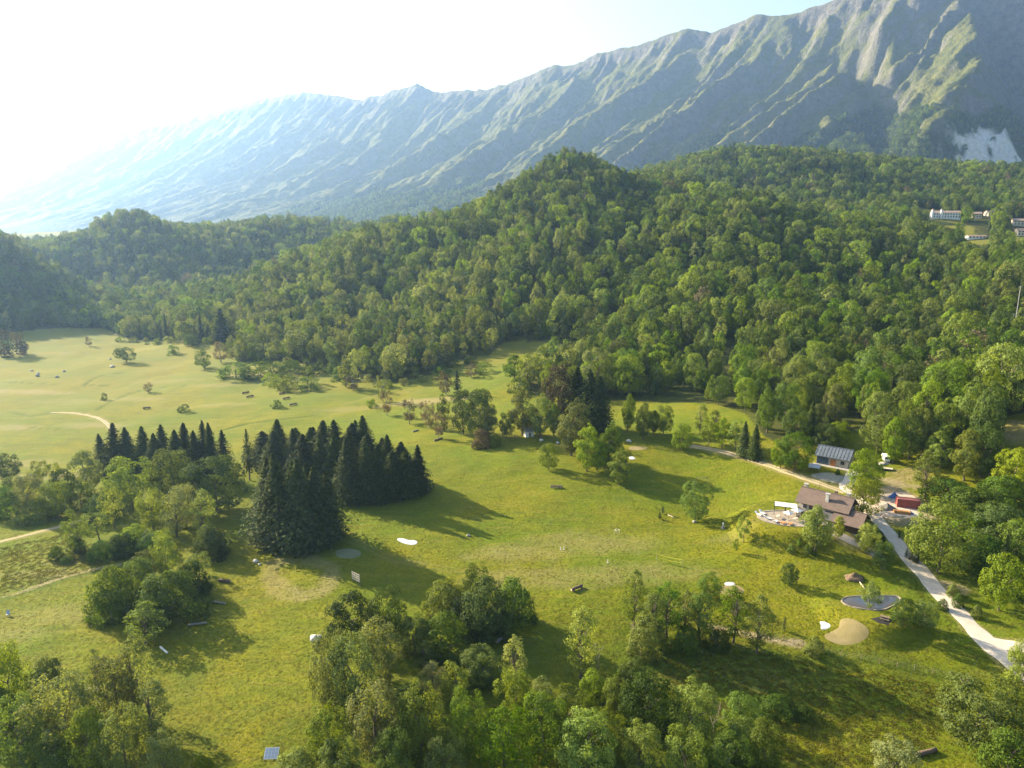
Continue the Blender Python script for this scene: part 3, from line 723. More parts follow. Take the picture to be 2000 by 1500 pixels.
# ------------------------------------------------------------------ the forest on the hills
HG_X = np.arange(-1500, 1500, 8.0); HG_Y = np.arange(40, 1900, 8.0)
_gx, _gy = np.meshgrid(HG_X, HG_Y, indexing='ij'); HG = smooth_h(_gx, _gy)
def hgrid(x, y):
    fx_ = np.clip((x - HG_X[0]) / 8, 0, len(HG_X) - 1.001); fy_ = np.clip((y - HG_Y[0]) / 8, 0, len(HG_Y) - 1.001)
    i = fx_.astype(int); j = fy_.astype(int); a = fx_ - i; b_ = fy_ - j
    return (HG[i, j] * (1 - a) + HG[i + 1, j] * a) * (1 - b_) + (HG[i, j + 1] * (1 - a) + HG[i + 1, j + 1] * a) * b_
step = 6.9
ax_, ay_ = np.meshgrid(np.arange(-1150, 1250, step), np.arange(190, 1500, step), indexing='ij')
fx2 = (ax_ + rng.uniform(-.48, .48, ax_.shape) * step).ravel(); fy2 = (ay_ + rng.uniform(-.48, .48, ax_.shape) * step).ravel()
k = in_poly(fx2, fy2, FPOLY) & (np.abs(fx2) < fy2 * 0.95 + 20)
for c in CLEAR: k &= ~in_poly(fx2, fy2, c)
k &= (seg_dist(fx2, fy2, ROAD) > 5)
for (cx, cy_, r0, r1, pz) in PADS: k &= np.hypot(fx2 - cx, fy2 - cy_) > r1
fx2, fy2 = fx2[k], fy2[k]
fz2 = hgrid(fx2, fy2)
dens = fbm(fx2 / 55, fy2 / 55, 201, 3)
size = np.clip(1.0 + 0.30 * fbm(fx2 / 40, fy2 / 40, 211, 3) + rng.normal(0, 0.26, len(fx2)), 0.42, 1.9)
fh = 14.8 * size
# hidden behind a crest: leave out
tt_ = np.linspace(0.08, 0.97, 46)
vis = np.ones(len(fx2), bool)
for t in tt_:
    zl = CAM[2] + (fz2 + fh + 6 - CAM[2]) * t; vis &= hgrid(fx2 * t, fy2 * t) < zl + 8
# open views onto the village houses
tpx, tpy, tdp = project(fx2, fy2, fz2 + fh)
for (vx0, vx1, vy, vd) in ((1808,1880,424,850),(1896,1948,424,850),(1972,2030,442,810),(1978,2030,462,780),(1878,1935,466,760)):
    vis &= ~((tpx > vx0) & (tpx < vx1) & (tpy < vy + 3) & (tdp < vd + 25) & (tdp > 520))
keep = vis & (rng.uniform(size=len(fx2)) < np.where(dens < -0.3, 0.5, 0.88))
fx2, fy2, fz2, fh = fx2[keep], fy2[keep], fz2[keep], fh[keep]
dist = np.hypot(fx2, fy2)
spc = fbm(fx2 / 70, fy2 / 70, 221, 3) + rng.normal(0, 0.42, len(fx2))
# which kind stands where
FK = ['mid_round', 'mid_oval', 'mid_airy', 'mid_bush', 'mid_spruce']
FSPEC = []          # (proto key, index, colour)
for key, i, col in [('mid_round',0,'mid'),('mid_round',1,'olive'),('mid_round',2,'fresh'),('mid_oval',0,'olive'),('mid_oval',1,'pale'),('mid_oval',2,'mid'),('mid_airy',0,'pale'),('mid_airy',1,'brown'),('mid_spruce',0,'spruce'),('mid_round',0,'dark'),('mid_round',1,'pale'),('mid_oval',0,'fresh')]:
    FSPEC.append((key, i, col))
u = rng.uniform(size=len(fx2))
choice = np.select([spc < -0.55, spc < -0.25, spc < 0.0, spc < 0.25, spc < 0.5], [np.where(u < .5, 4, 6), np.where(u < .45, 1, np.where(u < .8, 3, 10)), np.where(u < .4, 0, np.where(u < .75, 2, 11)), np.where(u < .5, 0, np.where(u < .8, 5, 1)), np.where(u < .5, 3, 5)], np.where(u < .5, 9, 2))
choice = np.where(rng.uniform(size=len(fx2)) < 0.025, 8, choice)
choice = np.where(rng.uniform(size=len(fx2)) < 0.015, 7, choice)
qpx, _, _ = project(fx2, fy2, fz2)
edge = (qpx < 980) & (fy2 < 640) & (rng.uniform(size=len(fx2)) < 0.5)
choice = np.where(edge, rng.choice([4, 6, 10, 3], len(fx2)), choice)
swap = (qpx > 1150) & (rng.uniform(size=len(fx2)) < 0.75)
choice = np.where(swap & (choice == 4), 11, np.where(swap & (choice == 6), 0, np.where(swap & (choice == 10), 2, choice)))
wid = np.array([PROTO[k_][i_][2] for k_, i_, _ in FSPEC])[choice] * fh * rng.uniform(0.62, 0.95, len(fx2))
order = np.argsort(dist - fh * 3 + 5000 * (qpx > 2010))
NIND = 150
ind, mass = order[:NIND], order[NIND:]
ORD = 'first second third fourth fifth sixth seventh eighth ninth tenth eleventh twelfth thirteenth fourteenth fifteenth sixteenth seventeenth eighteenth nineteenth twentieth'.split()
CN = {'mid': 'mid green', 'olive': 'olive green', 'fresh': 'bright green', 'pale': 'pale green', 'dark': 'dark green', 'brown': 'brownish', 'spruce': 'dark'}
SN = {'mid_round': 'round', 'mid_oval': 'tall oval', 'mid_airy': 'feathery', 'mid_spruce': 'pointed'}
def zone(px, py):
    if px > 1850: return 'behind the right thicket', 'trees behind the right thicket'
    if px > 1690: return 'behind the white van', 'trees behind the yard'
    if px > 1580: return 'right above the barn', 'trees above the barn'
    if px > 1480: return 'left above the barn', 'trees above the barn'
    if px > 1330: return 'above the track bend', 'trees above the gravel track'
    return 'above the tree row', 'trees at the forest foot'
rowsf = {}
for j in ind:
    if choice[j] == 7: choice[j] = 3
    key, i_, col = FSPEC[choice[j]]; qx, qy, _ = project(fx2[j], fy2[j], fz2[j]); zn, gr = zone(float(qx), float(qy))
    rowsf.setdefault((zn, gr, CN[col], SN[key]), []).append((float(qx), j))
for (zn, gr, cn, sn), L in rowsf.items():
    L.sort()
    for q, (qx, j) in enumerate(L):
        key, i_, col = FSPEC[choice[j]]
        lb = '%s %s forest tree %s' % (cn, sn, zn)
        if len(L) > 1: lb += ', %s from the left' % ORD[min(q, 19)]
        near = {'mid_round': 'round', 'mid_oval': 'oval', 'mid_airy': 'willow', 'mid_spruce': 'spruce'}[key]
        put_tree('spruce_tree' if key == 'mid_spruce' else 'broadleaf_tree', (fx2[j], fy2[j], fz2[j]), fh[j], wid[j], near, col, i_, label=lb, group=gr)
# everything farther up the hills is one wood
pc = bpy.data.collections.new('forest_kinds')
for n_, (key, i_, col) in enumerate(FSPEC):
    crown, trunk, asp = PROTO[key][i_]
    nv = len(crown.vertices); cv = np.empty(nv * 3, np.float32); crown.vertices.foreach_get('co', cv)
    me = bpy.data.meshes.new('kind_%02d' % n_); tv_ = np.empty(len(trunk.vertices) * 3, np.float32); trunk.vertices.foreach_get('co', tv_)
    faces = [tuple(range(4 * q, 4 * q + 4)) for q in range(nv // 4)]; tf = [tuple(v + nv for v in p.vertices) for p in trunk.polygons]
    me.from_pydata(np.vstack([cv.reshape(-1, 3), tv_.reshape(-1, 3)]).tolist(), [], faces + tf); me.update()
    me.materials.append(LEAF[col]); me.materials.append(BARK)
    mi = np.r_[np.zeros(len(faces), np.int32), np.ones(len(tf), np.int32)]; me.polygons.foreach_set('material_index', mi)
    pc.objects.link(bpy.data.objects.new('kind_%02d' % n_, me))
def scatter(name, pts, scl, rotz, idx, coll, label):
    me = bpy.data.meshes.new(name); me.from_pydata([tuple(p) for p in pts], [], []); 
    a = me.attributes.new('scl', 'FLOAT_VECTOR', 'POINT'); a.data.foreach_set('vector', np.asarray(scl, np.float32).ravel())
    a = me.attributes.new('rotz', 'FLOAT_VECTOR', 'POINT'); r = np.zeros((len(pts), 3), np.float32); r[:, 2] = rotz; a.data.foreach_set('vector', r.ravel())
    a = me.attributes.new('idx', 'INT', 'POINT'); a.data.foreach_set('value', np.asarray(idx, np.int32))
    o = link(name, me, None, kind='stuff', label=label)
    g = bpy.data.node_groups.new(name, 'GeometryNodeTree')
    g.interface.new_socket('Geometry', in_out='INPUT', socket_type='NodeSocketGeometry'); g.interface.new_socket('Geometry', in_out='OUTPUT', socket_type='NodeSocketGeometry')
    N = g.nodes; gi = N.new('NodeGroupInput'); go = N.new('NodeGroupOutput'); ip = N.new('GeometryNodeInstanceOnPoints')
    ci = N.new('GeometryNodeCollectionInfo'); ci.inputs['Collection'].default_value = coll; ci.inputs['Separate Children'].default_value = True; ci.inputs['Reset Children'].default_value = True
    def attr(nm, typ):
        nd = N.new('GeometryNodeInputNamedAttribute'); nd.data_type = typ; nd.inputs['Name'].default_value = nm; return nd.outputs[0]
    e2r = N.new('FunctionNodeEulerToRotation')
    Lk = g.links.new
    Lk(gi.outputs[0], ip.inputs['Points']); Lk(ci.outputs[0], ip.inputs['Instance']); ip.inputs['Pick Instance'].default_value = True
    Lk(attr('idx', 'INT'), ip.inputs['Instance Index']); Lk(attr('rotz', 'FLOAT_VECTOR'), e2r.inputs[0]); Lk(e2r.outputs[0], ip.inputs['Rotation'])
    Lk(attr('scl', 'FLOAT_VECTOR'), ip.inputs['Scale']); Lk(ip.outputs[0], go.inputs[0])
    md = o.modifiers.new('scatter', 'NODES'); md.node_group = g
    return o
asps = np.array([PROTO[k_][i_][2] for k_, i_, _ in FSPEC])
def mass_scatter(name, sel, label):
    sx = wid[sel] / asps[choice[sel]]
    scatter(name, np.stack([fx2[sel], fy2[sel], fz2[sel] - 0.3], -1), np.stack([sx, sx, fh[sel]], -1), rng.uniform(0, 6.28, len(sel)), choice[sel], pc, label)
mass_scatter('forest', mass, 'dense mixed broadleaf forest covering the hills below the mountain')
print('forest trees', len(mass), 'individuals', len(ind))

mh = rng.uniform(9, 17, len(MTREES)); ms = mh * rng.uniform(0.85, 1.2, len(MTREES))
scatter('mountain_forest', MTREES - [0, 0, 1.0], np.stack([ms, ms, mh], -1), rng.uniform(0, 6.28, len(MTREES)), rng.choice([0, 0, 1, 3, 5, 5, 8, 9, 9], len(MTREES)), pc, 'dark forest covering the lower slopes of the mountain')
print('mountain trees', len(MTREES))

# ------------------------------------------------------------------ roads, greens, pond and other sheets on the meadow
def gravel(name, a, b, tyre=False):
    m, nt, out = new_mat(name); T = NT(nt); geo = T.n('ShaderNodeNewGeometry'); tc = T.n('ShaderNodeTexCoord')
    n1 = T.noise(geo.outputs['Position'], 0.5, 5, 0.7); n2 = T.noise(geo.outputs['Position'], 5.0, 4, 0.7)
    c = T.mix(T.ramp(n1, 0.3, 0.7), a, b); c = T.mix(T.ramp(n2, 0.45, 0.8, 0, 0.5), c, tuple(x * 0.6 for x in a))
    if tyre:     # a greener strip between the wheel tracks
        sx = T.n('ShaderNodeSeparateXYZ'); T.l(tc.outputs['UV'], sx.inputs[0])
        d = T.math('ABSOLUTE', T.math('SUBTRACT', sx.outputs[0], 0.5))
        f = T.math('MULTIPLY', T.ramp(d, 0.16, 0.06), T.ramp(n1, 0.3, 0.6, 0.2, 1.0)); c = T.mix(f, c, (0.13, 0.14, 0.035))
    bp = T.n('ShaderNodeBump'); bp.inputs['Strength'].default_value = 0.5; bp.inputs['Distance'].default_value = 0.04; T.l(n2, bp.inputs['Height'])
    bsdf(T, out, c, 0.95, 0, 0.15, bp.outputs[0]); MATS[name] = m; return m
def strip(name, line, width, mat, label, lift=0.07, step=1.2, cells=6, edge=0.25):
    p = resample(line, step); d = np.gradient(p, axis=0); d /= np.linalg.norm(d, axis=1)[:, None]; nrm = np.stack([-d[:, 1], d[:, 0]], -1)
    wv = width / 2 * np.ones(len(p)) if np.isscalar(width) else np.interp(np.linspace(0, 1, len(p)), np.linspace(0, 1, len(width)), width) / 2
    jit = np.stack([vnoise(np.arange(len(p)) / 3, np.full(len(p), 3.3), 5), vnoise(np.arange(len(p)) / 3, np.full(len(p), 9.3), 6)], -1) * edge
    us = np.linspace(-1, 1, cells + 1)
    X = np.empty((len(p), cells + 1)); Y = X.copy()
    for i, u_ in enumerate(us):
        off = wv * u_ + (jit[:, 0] if u_ < 0 else jit[:, 1]) * abs(u_) * (abs(u_) > 0.9)
        X[:, i] = p[:, 0] + nrm[:, 0] * off; Y[:, i] = p[:, 1] + nrm[:, 1] * off
    Z = smooth_h(X, Y) + lift * (1 - np.abs(us)[None, :] ** 6 * 0.9)
    me = grid_mesh(name, X, Y, Z); uv = me.uv_layers.new(name='UVMap')
    u2 = np.broadcast_to((us + 1) / 2, X.shape).ravel(); li = np.empty(len(me.loops), np.int32); me.loops.foreach_get('vertex_index', li)
    uu = np.zeros((len(li), 2), np.float32); uu[:, 0] = u2[li]; uv.data.foreach_set('uv', uu.ravel())
    return link(name, me, mat, kind='structure', label=label)
def sheet(name, outline, mat, label, lift=0.08, dip=0.0, kind='structure', cat=None, rings=5, level=None):
    o = np.asarray(outline)[:, :2]; c = o.mean(0); n = len(o); fr = np.linspace(0, 1, rings + 1)[1:]
    X = np.array([c[0] + (o[:, 0] - c[0]) * f for f in fr]); Y = np.array([c[1] + (o[:, 1] - c[1]) * f for f in fr])
    Z = (smooth_h(X, Y) if level is None else np.full(X.shape, level)) + lift * (1 - (fr[:, None] > 0.99) * 0.8) - dip * (1 - fr[:, None] ** 2) 
    cz = float(smooth_h([c[0]], [c[1]])[0]) + lift - dip if level is None else level + lift
    v = np.vstack([[[c[0], c[1], cz]], np.stack([X, Y, Z], -1).reshape(-1, 3)])
    F = [(0, 1 + i, 1 + (i + 1) % n) for i in range(n)]
    for r in range(rings - 1):
        for i in range(n): F.append((1 + r * n + i, 1 + (r + 1) * n + i, 1 + (r + 1) * n + (i + 1) % n, 1 + r * n + (i + 1) % n))
    me = bpy.data.meshes.new(name); me.from_pydata(v.tolist(), [], F); me.update()
    for p in me.polygons: p.use_smooth = True
    return link(name, me, mat, kind=kind, label=label, cat=cat)
GRAVEL = gravel('gravel', (0.44, 0.39, 0.33), (0.58, 0.52, 0.45))
DIRT = gravel('dirt_track', (0.30, 0.25, 0.15), (0.44, 0.37, 0.25), True)
strip('road', ROAD, [4.2, 4.2, 4.2, 4.0, 4.0, 3.8, 3.6, 3.4], GRAVEL, 'pale gravel road climbing past the pond to the stone house', edge=0.45)
strip('road', SPUR, 3.6, GRAVEL, 'short gravel turning off the road at the right edge', lift=0.055)
strip('path', TRACK, 2.3, DIRT, 'thin two rut gravel track curving left from the house', lift=0.055)
strip('road', LROAD, 1.7, DIRT, 'narrow gravel lane leading to the thicket at the left edge')
strip('path', LTRACK, 1.8, DIRT, 'pale gravel track end in the far left meadow')
sheet('yard', smooth_closed(WL([(1688,988),(1708,970),(1742,959),(1785,964),(1800,985),(1797,1008),(1758,1016),(1716,1010)]), 3), gravel('yard_sand', (0.40, 0.32, 0.25), (0.54, 0.45, 0.37)), 'sandy gravel yard between the house and the red container', lift=0.09)
strip('path', RAMP, 2.6, simple('paving', (0.36, 0.33, 0.30), 0.9, scale=0.8), 'paved footpath sloping from the house down to the road', lift=0.055)
def turf(name, a, b):
    m, nt, out = new_mat(name); T = NT(nt); geo = T.n('ShaderNodeNewGeometry')
    n1 = T.noise(geo.outputs['Position'], 0.35, 5, 0.7); n2 = T.noise(geo.outputs['Position'], 3.0, 4, 0.7)
    c = T.mix(T.ramp(T.math('ADD', T.math('MULTIPLY', n1, .7), T.math('MULTIPLY', n2, .3)), 0.35, 0.65), a, b); bsdf(T, out, c, 0.95, 0, 0.1); return m
TURF_DRY = turf('worn_turf', (0.175, 0.155, 0.065), (0.25, 0.205, 0.105)); TURF_GREY = turf('grey_turf', (0.13, 0.145, 0.075), (0.19, 0.20, 0.115))
WHITE_SHEET = simple('white_membrane', (0.44, 0.47, 0.53), 0.8, var=0.25, scale=0.8, coord='Object', bump=0.05)
sheet('golf_green', GW['g1'], TURF_DRY, 'kidney shaped brown putting green beside the pond', cat='green', kind='thing')
sheet('golf_green', GW['g2'], TURF_DRY, 'small sandy putting green behind the row of thin trees', cat='green', kind='thing')
sheet('golf_green', GW['g3'], TURF_GREY, 'grey green putting green in the shadow of the spruces', cat='green', kind='thing')
sheet('golf_green', GW['g4'], TURF_DRY, 'small sandy putting green below the tree row', cat='green', kind='thing')
sheet('bunker', GW['b1'], WHITE_SHEET, 'white heart shaped bunker left of the brown green', cat='bunker', kind='thing', dip=0.0, lift=0.10)
sheet('bunker', GW['b2'], WHITE_SHEET, 'white round bunker behind the thin tree row', cat='bunker', kind='thing', dip=0.0, lift=0.10)
sheet('bunker', GW['b3'], WHITE_SHEET, 'white double bunker at the tip of the spruce shadow', cat='bunker', kind='thing', dip=0.0, lift=0.10)
sheet('bunker', GW['b4'], WHITE_SHEET, 'small white bunker below the middle tree clump', cat='bunker', kind='thing', dip=0.0, lift=0.10)
# pond: level water inside a stone rim
pond_o = smooth_closed(np.array([at_z(a, b, 3.25)[:2] for a, b in [(1644,1172),(1655,1165),(1690,1163),(1730,1163),(1756,1165),(1758,1172),(1745,1182),(1722,1192),(1690,1190),(1660,1184),(1648,1178)]]), 3)
wm, nt, out = new_mat('pond_water'); T = NT(nt); geo = T.n('ShaderNodeNewGeometry')
wn_ = T.noise(geo.outputs['Position'], 0.12, 3); bpn = T.n('ShaderNodeBump'); bpn.inputs['Strength'].default_value = 0.06; bpn.inputs['Distance'].default_value = 0.02
T.l(T.noise(geo.outputs['Position'], 4.0, 2), bpn.inputs['Height'])
wb = bsdf(T, out, T.mix(T.ramp(wn_, 0.4, 0.6), (0.045, 0.060, 0.085), (0.075, 0.055, 0.03)), 0.02, 0, 0.5, bpn.outputs[0])  # brown water; the bluish tone paints reflected sky into the base colour
sheet('water', pond_o, wm, 'small dark pond with brown water beside the gravel road', lift=0.12, level=3.2)
rim = MB(); n = len(pond_o); c = pond_o.mean(0); P, F = [], []
for i, (x, y) in enumerate(pond_o):
    d = np.array([x, y]) - c; d /= np.linalg.norm(d); k_ = 0.16 * vnoise(np.array([i * .4]), np.array([2.]), 3)[0]
    for r_, z_ in ((-0.15, 3.22), (0.0, 3.36 + k_ * .3), (0.28 + k_ * .7, 3.37 + k_ * .3), (0.45 + k_ * .7, 3.1)): P.append((x + d[0] * r_, y + d[1] * r_, z_))
for i in range(n):
    for k_ in range(3): F.append((i * 4 + k_, i * 4 + k_ + 1, ((i + 1) % n) * 4 + k_ + 1, ((i + 1) % n) * 4 + k_))
rim.add(P, F); rim.build('pond_rim', simple('rim_stone', (0.24, 0.21, 0.165), 0.9, scale=2, bump=0.05), kind='thing', label='pale stone rim running round the small pond', cat='rim')
